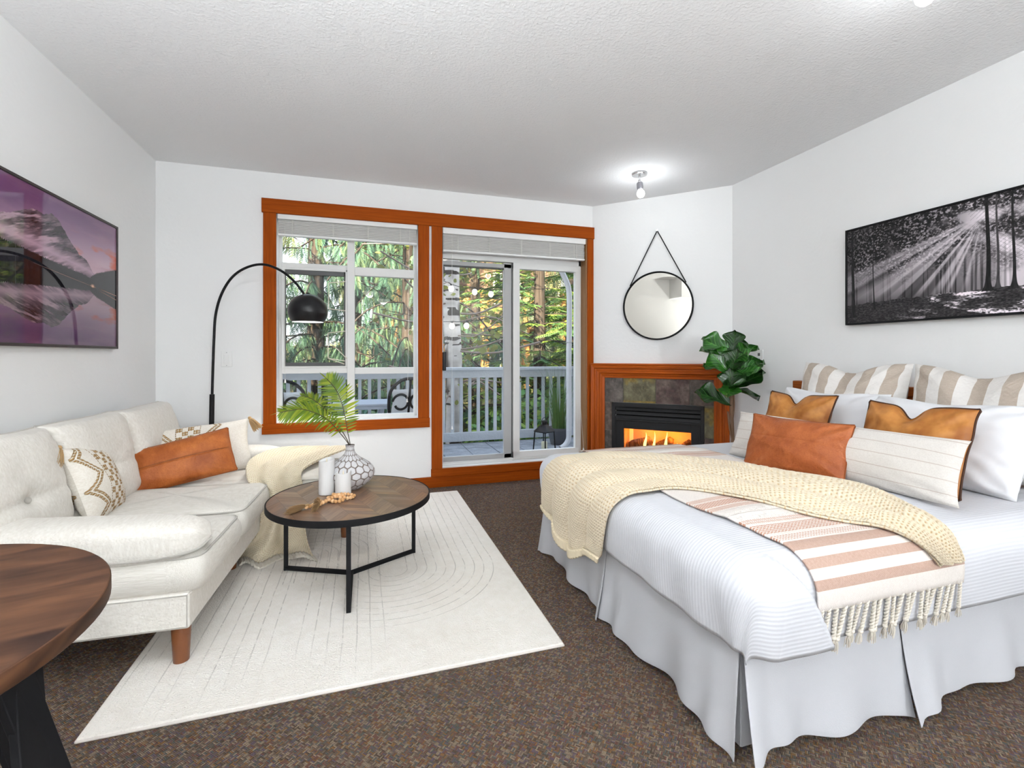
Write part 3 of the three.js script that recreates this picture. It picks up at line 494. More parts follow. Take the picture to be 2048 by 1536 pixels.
// ------------------------------------------------------------------ coffee table
{
  const cx = -0.056, cz = -2.43, yT = 0.4, r = 0.376;
  const t = thing('coffee_table', 'round coffee table with parquet wood top on thin black legs', 'coffee table', [cx, 0.012, cz]), p = pieces(t), T = yT - 0.012;
  // chevron parquet in muted browns and greys
  const map = tex(1024, 1024, (u, v) => {
    const x = (u - 0.5) * 0.78, y = (v - 0.5) * 0.78, a = 0.35, X = x * Math.cos(a) + y * Math.sin(a), Y = -x * Math.sin(a) + y * Math.cos(a);
    const W2 = 0.1, i = Math.floor(X / W2), fx = X / W2 - i, s = (i & 1) ? fx * W2 : (1 - fx) * W2, yy = Y + s * 1.0, j = Math.floor(yy / 0.052), fy = yy / 0.052 - j;
    const l = (i & 1 ? X - Y : X + Y), g = fbm(l * 14 + j * 9, (i & 1 ? X + Y : X - Y) * 110 + i * 7, 3, 0, 0, 5), tone = hash(i, j, 3), tint = hash(i, j, 6);
    let c = mixc(hx(0x5a4032), hx(0xa8835f), clamp(0.15 + 0.5 * g + 0.45 * (tone - 0.35)));
    c = mixc(c, hx(0x7a7274), 0.35 * tint); const e = Math.min(fy, 1 - fy) * 0.052, ev = Math.min(fx, 1 - fx) * W2;
    return Math.min(e, ev) < 0.0006 ? c.map((k) => k * 0.75) : c;
  }, true, 1);
  p('tabletop', at(lathe([[0, 0], [r - 0.006, 0], [r - 0.004, -0.002], [r - 0.004, -0.02], [0, -0.02]], 96), 0, T, 0), mat(0xffffff, 0.42, { clearcoat: 0.25, clearcoatRoughness: 0.25, map }));
  { const g = t.children[0].geometry, P = g.attributes.position, u = new Float32Array(P.count * 2); for (let i = 0; i < P.count; i++) { u[2 * i] = P.getX(i) / 0.78 + 0.5; u[2 * i + 1] = 0.5 - P.getZ(i) / 0.78; } g.setAttribute('uv', new THREE.BufferAttribute(u, 2)); }
  p('rim', at(lathe([[r - 0.006, 0.001], [r - 0.002, 0.002], [r, 0], [r, -0.026], [r - 0.003, -0.028], [r - 0.007, -0.026]], 96), 0, T, 0), M.blackMatte);
  for (const [x, z] of [[-0.312, -0.151], [-0.003, 0.352], [0.315, -0.173]]) {
    p('leg', bar([x, 0.0, z], [x, T - 0.024, z], 0.019, 0.019), M.blackMatte);
    p('floor_bar', bar([x, 0.0095, z], [0, 0.0095, 0], 0.019, 0.018), M.blackMatte);
  }
}
// side table in the near left corner of the view
{
  const cx = -0.72, cz = -0.803, r = 0.352, y = 0.72;
  const map = tex(1024, 512, (u, v) => { const w = fbm(u * 3, v * 6, 3, 3, 6, 2), g = fbm(u * 7, (v + w * 0.1) * 46, 4, 7, 46, 3), k = fbm(u * 5, v * 26, 3, 5, 26, 8), s = fbm(u * 9, v * 5, 3, 9, 5, 17); let c = mixc(hx(0x35231a), hx(0x664530), clamp(g * 1.25 - 0.15 + 0.3 * (w - 0.4))); c = mixc(c, hx(0x271914), clamp((k - 0.6) * 4) * 0.8); return mixc(c, hx(0x2a1c18), clamp((s - 0.64) * 6) * 0.6); }, true, 1 / 0.8, 1 / 0.8);
  const m = mat(0xffffff, 0.5, { map, specularIntensity: 0.3 });
  const t = thing('side_table', 'round dark walnut side table cut by the left edge of the frame', 'side table', [cx, 0, cz]), p = pieces(t);
  const g = lathe([[0, 0.0], [r - 0.003, 0.0], [r, -0.003], [r, -0.024], [r - 0.003, -0.027], [0, -0.027]], 96), P = g.attributes.position, N = g.attributes.normal, u = new Float32Array(P.count * 2);
  for (let i = 0; i < P.count; i++) { const side = Math.abs(N.getY(i)) < 0.6; u[2 * i] = side ? Math.atan2(P.getZ(i), P.getX(i)) * r : P.getX(i) * 0.97 - P.getZ(i) * 0.24; u[2 * i + 1] = side ? P.getY(i) : P.getZ(i) * 0.97 + P.getX(i) * 0.24; }
  g.setAttribute('uv', new THREE.BufferAttribute(u, 2));
  p('tabletop', at(g, 0, y, 0), m);
  p('mounting_plate', at(box(0.5, 0.006, 0.5, 0.002), 0, y - 0.031, 0), M.blackMatte);
  for (let k = 0; k < 4; k++) { const a = k * Math.PI / 2 + 0.09, c = Math.cos(a), s = Math.sin(a), d = [-s, c]; for (const e of [-1, 1]) p('leg', bar([c * 0.29 - e * d[0] * 0.014, y - 0.034, s * 0.29 - e * d[1] * 0.014], [c * 0.41 + e * d[0] * 0.1, 0.003, s * 0.41 + e * d[1] * 0.1], 0.045, 0.012), M.blackMatte); }
}

// ------------------------------------------------------------------ on the coffee table
{ // vase covered in carved honeycomb facets
  const P = [[0.046, 0.0], [0.062, 0.012], [0.088, 0.035], [0.107, 0.066], [0.109, 0.09], [0.098, 0.115], [0.075, 0.138], [0.049, 0.157], [0.03, 0.176], [0.0205, 0.195], [0.0185, 0.215], [0.021, 0.228]];
  const c = new THREE.CatmullRomCurve3(P.map(([r, y]) => new THREE.Vector3(r, y, 0)), false, 'catmullrom', 0.5);
  const NU = 288, NV = 190, cols = [], rows = 9, n = 17;
  const cell = (u, v) => { // distance to the border between hexagonal cells
    let d1 = 9, d2 = 9; const y = v * rows, j0 = Math.floor(y);
    for (let j = j0 - 1; j <= j0 + 2; j++) { const off = (j & 1) * 0.5; const x = u * n - off, i0 = Math.round(x); for (let i = i0 - 1; i <= i0 + 1; i++) { const dx = (x - i), dy = (y - j) * 0.88, d = Math.hypot(dx, dy); if (d < d1) { d2 = d1; d1 = d; } else if (d < d2) d2 = d; } }
    return clamp((d2 - d1) / 0.55);
  };
  const g = grid(NU, NV, (u, v) => { const p = c.getPoint(v), e = cell(u, v * 0.985 + 0.005), k = 1 + (0.03 * step(0, 0.35, e) - 0.012 * step(0.3, 1, e) - 0.012) * (p.x > 0.03 ? 1 : 0.7); const a = -u * Math.PI * 2; return [p.x * k * Math.cos(a), p.y, p.x * k * Math.sin(a)]; });
  for (let j = 0; j <= NV; j++) for (let i = 0; i <= NU; i++) { const u = i / NU, v = j / NV, e = cell(u, v * 0.985 + 0.005), w = step(0.16, 0.34, e), b = 0.9 + 0.1 * vn(u * 90, v * 60, 0, 0, 4); cols.push(lerp(0.15, 0.6 * b, w), lerp(0.11, 0.59 * b, w), lerp(0.09, 0.6 * b, w)); }
  g.setAttribute('color', new THREE.Float32BufferAttribute(cols, 3));
  const o = thing('vase', 'bulbous white vase with carved honeycomb facets on the coffee table', 'vase', [-0.066, 0.4015, -2.56]); o.scale.set(1.1, 0.97, 1.1);
  const mv = mat(0xffffff, 0.55, { vertexColors: true }); part('body', g, mv, o);
  part('inner_neck', lathe([[0.021, 0.228], [0.0165, 0.226], [0.015, 0.2], [0.02, 0.17], [0, 0.16]], 32), mat([0.12, 0.1, 0.09], 0.8), o); part('base', lathe([[0, 0], [0.046, 0], [0.046, 0.002]], 32), mv.clone(), o);
}
function candle(label, x, z, r, h) {
  const o = thing('candle', label, 'candle', [x, 0.4015, z]), p = pieces(o), wax = mat([0.7, 0.69, 0.68], 0.5, { clearcoat: 0.1 });
  const g = lathe([[0, 0], [r - 0.002, 0], [r, 0.003], [r, h - 0.003], [r - 0.0015, h], [r - 0.004, h - 0.001], [r - 0.007, h - 0.008], [r * 0.4, h - 0.014], [0, h - 0.015]], 40), P = g.attributes.position;
  for (let i = 0; i < P.count; i++) if (P.getY(i) > h - 0.01) P.setY(i, P.getY(i) + 0.004 * Math.sin(Math.atan2(P.getZ(i), P.getX(i)) * 1 + 2.2) + 0.0015 * Math.sin(Math.atan2(P.getZ(i), P.getX(i)) * 3));
  g.computeVertexNormals(); p('wax_body', g, wax);
  p('flame_tip', at(lathe([[0.001, 0], [0.003, 0.004], [0.0034, 0.009], [0.002, 0.018], [0.0004, 0.024]], 12), 0, h - 0.016, 0), mat([0.75, 0.66, 0.5], 0.5), 'unlit flame shaped tip');
}
candle('taller of two white pillar candles, left of the honeycomb vase', -0.172, -2.482, 0.037, 0.168);
candle('shorter of two white pillar candles, in front of the honeycomb vase', -0.094, -2.44, 0.037, 0.112);
{ // wooden bead garland with two tassels
  const o = thing('bead_garland', 'knotted natural wood bead garland with two jute tassels on the coffee table', 'bead garland', [-0.155, 0.4015, -2.335]), p = pieces(o);
  const bm = [0xcfa070, 0xdcb083, 0xc39463].map((c) => mat(c, 0.55)), bead = new THREE.SphereGeometry(0.0088, 16, 12);
  const pts = [[-0.085, 0.009, 0.076], [-0.058, 0.009, 0.052], [-0.03, 0.009, 0.028], [0.0, 0.012, 0.004], [0.03, 0.024, -0.016], [0.062, 0.022, -0.038], [0.098, 0.012, -0.052], [0.112, 0.009, -0.04], [0.098, 0.009, -0.016], [0.068, 0.013, 0.0], [0.04, 0.022, -0.002], [0.02, 0.028, -0.022], [0.03, 0.018, -0.044], [0.01, 0.01, -0.044], [-0.002, 0.013, -0.026], [0.012, 0.009, 0.004], [0.03, 0.009, 0.026], [0.055, 0.009, 0.024], [0.07, 0.016, 0.004], [0.055, 0.027, -0.01], [0.022, 0.02, 0.0], [-0.012, 0.011, 0.022], [-0.03, 0.009, 0.046]];
  const c = curve(pts), L = c.getLength(), n = Math.floor(L / 0.0162);
  for (let k = 0; k <= n; k++) p('bead', bead, bm[Math.floor(hash(k, 2) * 3)]).position.copy(c.getPointAt(k / n));
  p('string', tube(c, 0.0012, 160, 5), M.jute);
  const t1 = p('tassel', tassel(0.085, 0.052, 150, 4, 0.0012), M.jute, 'jute tassel'); t1.scale.set(1, 1, 0.24); t1.rotation.set(0, 0, 0); t1.position.set(-0.09, 0.0145, 0.08); t1.lookAt = null; t1.quaternion.setFromUnitVectors(new THREE.Vector3(0, -1, 0), new THREE.Vector3(-0.78, -0.05, 0.62).normalize());
  const t2 = p('tassel', tassel(0.075, 0.052, 150, 8, 0.0012), M.jute, 'jute tassel'); t2.scale.set(1, 1, 0.24); t2.position.set(-0.033, 0.0145, 0.052); t2.quaternion.setFromUnitVectors(new THREE.Vector3(0, -1, 0), new THREE.Vector3(-0.25, -0.05, 0.97).normalize());
  for (const q2 of [t1, t2]) { const e = new THREE.Quaternion().setFromAxisAngle(new THREE.Vector3(0, 1, 0), Math.PI / 2); q2.quaternion.multiply(e); }
}
// fern fronds: each leaflet is a part
{
  const fm = [0x7c8e1a, 0x66801c, 0x93a026, 0x58741a].map((c) => mat(c, 0.55, { transmission: 0.35, thickness: 0 })), sm2 = mat([0.05, 0.035, 0.02], 0.6);
  const leaf = grid(2, 7, (u, v) => { const w = 0.0062 * Math.pow(Math.sin(Math.PI * Math.pow(0.08 + v * 0.92, 0.75)), 0.8) + 0.0004; return [(u - 0.5) * 2 * w, -0.1 * v * v, v - 0.0 + 0.0 * u].map((x, i) => i === 0 ? x : i === 1 ? x + Math.abs(u - 0.5) * 0.012 : x); });
  function frond(label, raw, bare, n, len, up, seed) {
    const pts = raw.map(([x, y, z]) => [-0.066 + (x + 0.03) * 0.79, 0.56 + (y - 0.56) * 0.87, z - 0.015]), c = curve(pts), base = c.getPoint(0), o = thing('fern_frond', label, 'fern frond', base.toArray(), 0, 'fern fronds in the honeycomb vase'), p = pieces(o), inv = base.clone().negate(), k = rng(seed);
    p('stem', tube(pts, 0.0021, 60, 6).translate(inv.x, inv.y, inv.z), sm2);
    for (let i = 0; i < n; i++) for (const s of [-1, 1]) {
      const f = (i + (s > 0 ? 0.5 : 0)) / n, t = bare + (1 - bare) * Math.pow(f, 0.92), P = c.getPoint(t), T = c.getTangent(t), N = V(up).cross(T).normalize().multiplyScalar(s), l = len * Math.pow(Math.sin(Math.PI * (0.13 + 0.83 * f)), 0.7) * (0.9 + 0.2 * k());
      const lean = lerp(0.25, 1.1, f), D = N.clone().multiplyScalar(1).add(T.clone().multiplyScalar(lean)).add(new THREE.Vector3(0, -0.22 + 0.3 * (k() - 0.5), 0)).normalize(), Z = D, Y = V(up).sub(Z.clone().multiplyScalar(V(up).dot(Z))).normalize(), X = Y.clone().cross(Z);
      const m4 = new THREE.Matrix4().makeBasis(X, Y, Z), o2 = p('leaflet', leaf, fm[Math.floor(k() * 4)]); o2.quaternion.setFromRotationMatrix(m4); o2.position.copy(P.add(inv)); o2.scale.set(0.5 + l * 2.6, l, l);
    }
    const tip = p('leaflet', leaf, fm[2]), T = c.getTangent(1); tip.quaternion.setFromUnitVectors(new THREE.Vector3(0, 0, 1), T); tip.position.copy(c.getPoint(1).add(inv)); tip.scale.set(0.8, 0.045, 0.045);
  }
  const b = [-0.03, 0.56, -2.545], n = [-0.034, 0.625, -2.545];
  frond('fern frond arching lowest and farthest left out of the honeycomb vase', [b, n, [-0.085, 0.7, -2.53], [-0.16, 0.785, -2.52], [-0.235, 0.83, -2.51], [-0.31, 0.855, -2.5], [-0.375, 0.85, -2.49], [-0.43, 0.842, -2.485]], 0.3, 34, 0.1, [0.25, 0.75, 0.6], 2);
  frond('fern frond of the middle, arching left above the lowest frond', [b, [-0.032, 0.625, -2.553], [-0.095, 0.735, -2.57], [-0.165, 0.82, -2.6], [-0.235, 0.875, -2.63], [-0.29, 0.905, -2.65], [-0.335, 0.915, -2.66]], 0.34, 30, 0.092, [0.35, 0.65, 0.65], 5);
  frond('fern frond standing tallest and most upright in the honeycomb vase', [b, [-0.028, 0.625, -2.545], [-0.048, 0.72, -2.56], [-0.062, 0.8, -2.575], [-0.085, 0.88, -2.59], [-0.115, 0.945, -2.61], [-0.155, 0.995, -2.62], [-0.18, 1.02, -2.62]], 0.26, 32, 0.092, [0.1, 0.35, 0.95], 9);
}
// ------------------------------------------------------------------ arc lamp
{
  const bz = -3.7, o = thing('arc_lamp', 'black arc floor lamp with dome shade in front of the window', 'floor lamp', [-1.0, 0, bz]), p = pieces(o);
  p('base', lathe([[0, 0], [0.135, 0], [0.14, 0.004], [0.14, 0.018], [0.134, 0.024], [0, 0.025]], 48), M.black);
  p('lower_pole', rod([0, 0.02, 0], [0.012, 0.815, 0], 0.0155, 0.0155, 18), M.black);
  const pl = [[0.012, 0.8, 0], [0.017, 1.0, 0], [0.024, 1.2, 0.003], [0.036, 1.36, 0.01], [0.075, 1.5, 0.025], [0.145, 1.615, 0.05], [0.24, 1.68, 0.085], [0.35, 1.7, 0.125], [0.46, 1.66, 0.16], [0.55, 1.585, 0.185], [0.612, 1.5, 0.2], [0.628, 1.476, 0.2]];
  p('arm', capped(pl, 0.0085, 90, 10), M.black);
  const sx = 0.638, sz = 0.2, sy = 1.383, S = [];
  for (let i = 0; i <= 22; i++) { const a = lerp(0.12, Math.PI * 0.715, i / 22); S.push([0.128 * Math.sin(a), 0.118 * Math.cos(a)]); }
  p('shade', at(lathe(S, 56), sx, sy, sz), mat([0.01, 0.01, 0.011], 0.3), 'black dome shade');
  p('shade_lining', at(lathe(S.map(([r, y]) => [r * 0.975, y * 0.975 - 0.001]), 56), sx, sy, sz), M.white, 'white inside of the shade');
  p('shade_cap', at(lathe([[0, 0.128], [0.01, 0.127], [0.016, 0.118], [0.035, 0.112]], 24), sx, sy, sz), M.black);
  p('bulb', at(new THREE.SphereGeometry(0.042, 24, 16), sx, sy - 0.02, sz), bulbMat(5));
  p('diffuser', at(lathe([[0, -0.07], [0.1, -0.07], [0.1, -0.073], [0, -0.073]], 40), sx, sy, sz), bulbMat(1.6));
  const l = new THREE.SpotLight(new THREE.Color(1, 0.97, 0.93), LAMP_ARC * 1.2, 0, 0.95, 0.5); l.castShadow = true; l.shadow.radius = 5; l.position.set(sx, sy - 0.095, sz); l.target.position.set(sx, 0, sz); o.add(l, l.target);
}
// ------------------------------------------------------------------ pictures, mirror, switch plates
function framed(label, w, h, d, fw, artMat, frameMat, pos, turn, name = 'framed_picture') {
  const o = thing(name, label, 'picture', pos, turn), p = pieces(o);
  p('frame', [bx(-w / 2, 0, 0, -w / 2 + fw, h, d, 0.002), bx(w / 2 - fw, 0, 0, w / 2, h, d, 0.002), bx(-w / 2 + fw, 0, 0, w / 2 - fw, fw, d, 0.002), bx(-w / 2 + fw, h - fw, 0, w / 2 - fw, h, d, 0.002)], frameMat);
  p('print', at(new THREE.PlaneGeometry(w - 2 * fw, h - 2 * fw), 0, h / 2, d - 0.006), artMat); p('backing', bx(-w / 2 + fw, fw, 0.002, w / 2 - fw, h - fw, d - 0.01, 0), M.blackMatte);
  return o;
}
{ // mountain lake at dusk behind glass
  const ridge = (x, s, f, a) => a * (fbm(x * f, s, 4, 0, 0, s) - 0.5), lake = 0.47, piece = (x, pts) => { for (let i = 1; i < pts.length; i++) if (x < pts[i][0]) { const [x0, y0] = pts[i - 1], [x1, y1] = pts[i]; return lerp(y0, y1, (x - x0) / (x1 - x0)); } return pts[pts.length - 1][1]; };
  const peakLine = [[0, 0.6], [0.3, 0.68], [0.45, 0.79], [0.53, 0.86], [0.57, 0.84], [0.61, 0.875], [0.65, 0.85], [0.71, 0.745], [0.76, 0.665], [0.8, 0.64], [0.84, 0.57], [0.88, 0.53], [1, 0.5]], treeLine = [[0, 0.66], [0.4, 0.6], [0.55, 0.572], [0.7, 0.545], [0.82, 0.52], [0.84, 0.5], [1, 0.47]];
  const above = (x, y) => {
    const c1 = fbm(x * 5, y * 10, 4, 0, 0, 5), c2 = fbm(x * 7 + 9, y * 13, 4, 0, 0, 15);
    let c = mixc(hx(0xcdb0bd), hx(0x6b4a70), step(0.5, 1.0, y + 0.25 * (0.7 - x))); c = mixc(c, hx(0xb08698), clamp((c1 - 0.4) * 2) * 0.5);
    c = mixc(c, hx(0xc4604c), clamp((c2 - 0.5) * 5) * step(0.6, 0.66, y) * (1 - step(0.72, 0.92, y)) * step(0.68, 0.8, x) * 0.85); c = mixc(c, hx(0x4f3a44), clamp((c1 - 0.6) * 5) * step(0.6, 0.7, y) * (1 - step(0.74, 0.8, y)) * step(0.75, 0.85, x) * 0.8);
    const m = piece(x, peakLine) + ridge(x, 3, 30, 0.03) + ridge(x, 8, 90, 0.015);
    if (y < m) {
      const rx = x * 0.8 + y * 0.6, ry = y * 0.8 - x * 0.6, rock = fbm(rx * 20, ry * 70, 5, 0, 0, 11), snow = fbm(rx * 16, ry * 60, 5, 0, 0, 19), shade2 = step(0.0, 0.07, x - 0.62 + (y - 0.7) * 0.55);
      c = mixc(hx(0x28242c), hx(0x77636f), clamp((rock - 0.3) * 2)); c = mixc(c, hx(0xc2a2b0), clamp((snow - 0.46) * 5) * (0.85 - 0.55 * shade2));
      const ml = piece(x, treeLine) + 0.045 + 0.03 * fbm(x * 8, 1, 2); c = mixc(c, hx(0xb899ab), clamp(1 - Math.abs(y - ml) / (0.06 + 0.04 * fbm(x * 9, y * 9, 2))) * 0.95);
    }
    const tl = piece(x, treeLine) + ridge(x, 5, 9, 0.02) + 0.02 * Math.abs(mod(x * 150 + 3 * fbm(x * 20, 3, 2), 1) - 0.5) * (0.5 + hash(Math.floor(x * 150), 3));
    if (y < tl) c = mixc(hx(0x17181c), hx(0x2f2b33), vn(x * 150, y * 60));
    const tr = lake + piece(x, [[0.79, 0], [0.83, 0.06], [0.87, 0.1], [1, 0.175]]) + 0.02 * Math.abs(mod(x * 110, 1) - 0.5) * (0.5 + hash(Math.floor(x * 110), 7)); if (x > 0.79 && y < tr) c = mixc(hx(0x1d1d22), hx(0x302c32), vn(x * 150, y * 60));
    return c;
  };
  const art = tex(1280, 640, (u, v) => {
    let c; if (v > lake) c = above(u, v); else { const y = lake + (lake - v) * 1.15; c = above(clamp(u + 0.003 * (vn(v * 160, u * 20) - 0.5)), Math.min(y, 1.1)).map((k) => k * 0.8); }
    for (const [x0, y0, x1, y1, w] of [[0.5, 0.52, 0.86, 0.455, 0.0016], [0.84, 0.462, 1, 0.43, 0.004], [0.84, 0.455, 1, 0.395, 0.0028]]) if (u > x0 && u < x1 + 0.001) { const y = lerp(y0, y1, (u - x0) / (x1 - x0)); c = mixc(c, hx(0xe8b49a), clamp(1 - Math.abs(v - y) / w) * step(x0, x0 + 0.1, u)); }
    return mixc(c, hx(0xffc9a8), clamp(1 - Math.hypot((u - 0.838) * 1.6, (v - 0.462) * 1.4) / 0.03));
  });
  framed('framed print of a mountain lake at dusk behind reflecting glass', 1.55, 0.705, 0.028, 0.013, mat(0xffffff, 0.02, { map: art, color: 0x909090, ior: 1.5, specularIntensity: 0.95 }), mat([0.035, 0.025, 0.024], 0.35), [XL + 0.001, 1.118, -3.295 + 0.775], Math.PI / 2);
}
{ // misty forest with sun rays, black and white
  const gx = 0.555, gy = 0.86, A = 2.1;
  const art = tex(1400, 660, (u, v) => {
    const X = u * A, dx = (u - gx) * A, dy = v - gy, ang = Math.atan2(-dy, -dx), dist = Math.hypot(dx, dy);
    const left = step(0.62, 0.3, u); let k = lerp(0.42, 0.2, left) + 0.16 * fbm(X * 9, v * 5, 3) + 0.5 * Math.exp(-dist * 3) + 0.3 * step(0.56, 0.64, u) * step(0.9, 0.5, v);
    for (let i = 0; i < 70; i++) { const x = hash(i, 2) * 1.02, w = 0.001 + 0.0028 * hash(i, 3), d = Math.abs(u - x - (v - 0.3) * 0.02 * (hash(i, 5) - 0.5)); if (d < w * 1.6 && v > 0.17 && v < 0.75) k = lerp(k, x > 0.56 ? 0.5 : 0.11, clamp(1.6 - d / w) * (x > 0.56 ? 0.4 : 0.6) * step(0.75, 0.35, v)); }
    // foliage: clumps of fine dark and lit sprays
    const fo = fbm(X * 6 + v * 2, v * 7, 4, 0, 0, 8), fi = fbm(X * 70 + v * 20, v * 80 - X * 20, 3, 0, 0, 9), hi = step(0.36, 0.72, v + 0.5 * (fo - 0.5) + 0.1 * (0.5 - Math.abs(u - 0.5)) - 0.25 * Math.exp(-dist * 4));
    k = lerp(k, clamp(lerp(0.07, 0.75, clamp((fi - 0.44) * 3.4)) * (0.55 + 0.6 * fo) * (0.75 + 0.5 * Math.exp(-dist * 2))), hi * clamp((fo - 0.3) * 4) * 0.88);
    // shafts of light fanning down and to the left
    const ray = clamp((fbm(ang * 11 + 7, 3.1, 2, 0, 0, 4) - 0.44) * 4) * 0.8 + clamp((vn(ang * 34, 1.5, 0, 0, 3) - 0.5) * 2) * 0.35;
    if (ang > 0.1 && ang < 1.75) k = lerp(k, 0.93, clamp(ray * Math.exp(-dist * 0.55) * step(0.05, 0.25, dist) * step(0.12, 0.34, v) * step(0.1, 0.3, ang) * step(1.75, 1.4, ang)));
    // ground with sun flecks
    const gl = 0.16 + 0.05 * u + 0.04 * fbm(u * 6, 2, 3) + 0.02 * fbm(u * 60, 4, 2); if (v < gl) { const f = fbm(X * 9 + v * 5, v * 26, 4, 0, 0, 12), s = fbm(X * 70, v * 120, 2, 0, 0, 13); k = 0.08 + 0.3 * s + 0.85 * clamp((f - 0.5) * 5) * step(0.2, 0.42, u) * clamp((s - 0.1) * 2); }
    for (const [x, w, b, d] of [[0.567, 0.0125, 0.2, 0.06], [0.597, 0.0075, 0.215, 0.24], [0.645, 0.0085, 0.21, 0.1], [0.028, 0.012, 0.06, 0.1], [0.129, 0.005, 0.13, 0.07], [0.7, 0.012, 0.18, 0.12], [0.78, 0.007, 0.22, 0.2], [0.86, 0.011, 0.18, 0.1], [0.95, 0.008, 0.2, 0.15]]) {
      const e = Math.abs(u - x - 0.003 * Math.sin(v * 6 + x * 9)), ww = w * (1 + 1.4 * Math.exp(-(v - b) * 26)) * (1 - 0.4 * v) * 0.75;
      if (v > b - 0.004) k = lerp(k, d + 0.12 * vn(u * 300, v * 30), clamp((ww - e) / 0.0016));
      const sd = Math.sign(u - x), lv = v * 30 + e * 55 + hash(x * 99 | 0, 3), row = Math.floor(lv); if (v > 0.42 && e < 0.02 + 0.05 * hash(row, sd + 5, 2) && Math.abs(mod(lv, 1) - 0.5) < 0.05) k = lerp(k, d + 0.08, 0.35);
    }
    k = Math.pow(clamp(k), 1.15); return [k * 1.0, k * 0.955, k * 0.985];
  });
  framed('black framed forest print with sun rays above the bed', 1.2, 0.57, 0.04, 0.011, mat(0xffffff, 0.5, { map: art }), M.black, [XR - 0.001, 1.262, -2.115 + 0.6], -Math.PI / 2);
}
{ // round mirror on a strap
  const r = 0.292, o = thing('round_mirror', 'round mirror in thin black frame hanging by a strap above the mantel', 'mirror'), p = pieces(o); diag(o, 0.577, 1.506, 0.004);
  p('mirror_glass', new THREE.CircleGeometry(r - 0.006, 72).translate(0, 0, 0.014), mat([0.45, 0.43, 0.39], 0.0, { metalness: 1 }));
  p('frame', new THREE.LatheGeometry([[r - 0.013, -0.004], [r, -0.004], [r, 0.022], [r - 0.013, 0.022], [r - 0.013, -0.004]].map((a) => new THREE.Vector2(...a)), 72).rotateX(Math.PI / 2), M.black);
  const T = [0, 0.638, 0.02]; for (const s of [-1, 1]) p('strap', bar([s * 0.232, 0.182, 0.012], T, 0.009, 0.003, 0.001), M.black);
  p('hook', rod([0, 0.638, -0.004], [0, 0.638, 0.028], 0.006, 0.008, 14), M.chrome);
}
function plate(label, pos, turn, holes) {
  const o = thing('light_switch', label, 'switch', pos, turn), p = pieces(o);
  p('cover_plate', at(box(0.07, 0.114, 0.006, 0.002), 0, 0.057, 0.003), M.white); if (holes) { p('slot', [at(box(0.02, 0.022, 0.004, 0.002), 0, 0.078, 0.006), at(box(0.02, 0.022, 0.004, 0.002), 0, 0.036, 0.006)], M.darkFrame, 'dark slots'); return; }
  p('rocker', at(box(0.034, 0.066, 0.008, 0.002).rotateX(0.06), 0, 0.057, 0.006), M.white); for (const y of [0.01, 0.104]) p('screw', at(new THREE.CylinderGeometry(0.003, 0.003, 0.002, 12).rotateX(Math.PI / 2), 0, y, 0.0065), M.alu);
}
plate('white rocker light switch on the wall beside the arc lamp', [-0.945, 0.998, ZB + 0.0005], 0);
plate('white wall plate with two dark slots behind the fiddle leaf plant', [XR - 0.0005, 1.01, -2.8], -Math.PI / 2, true);

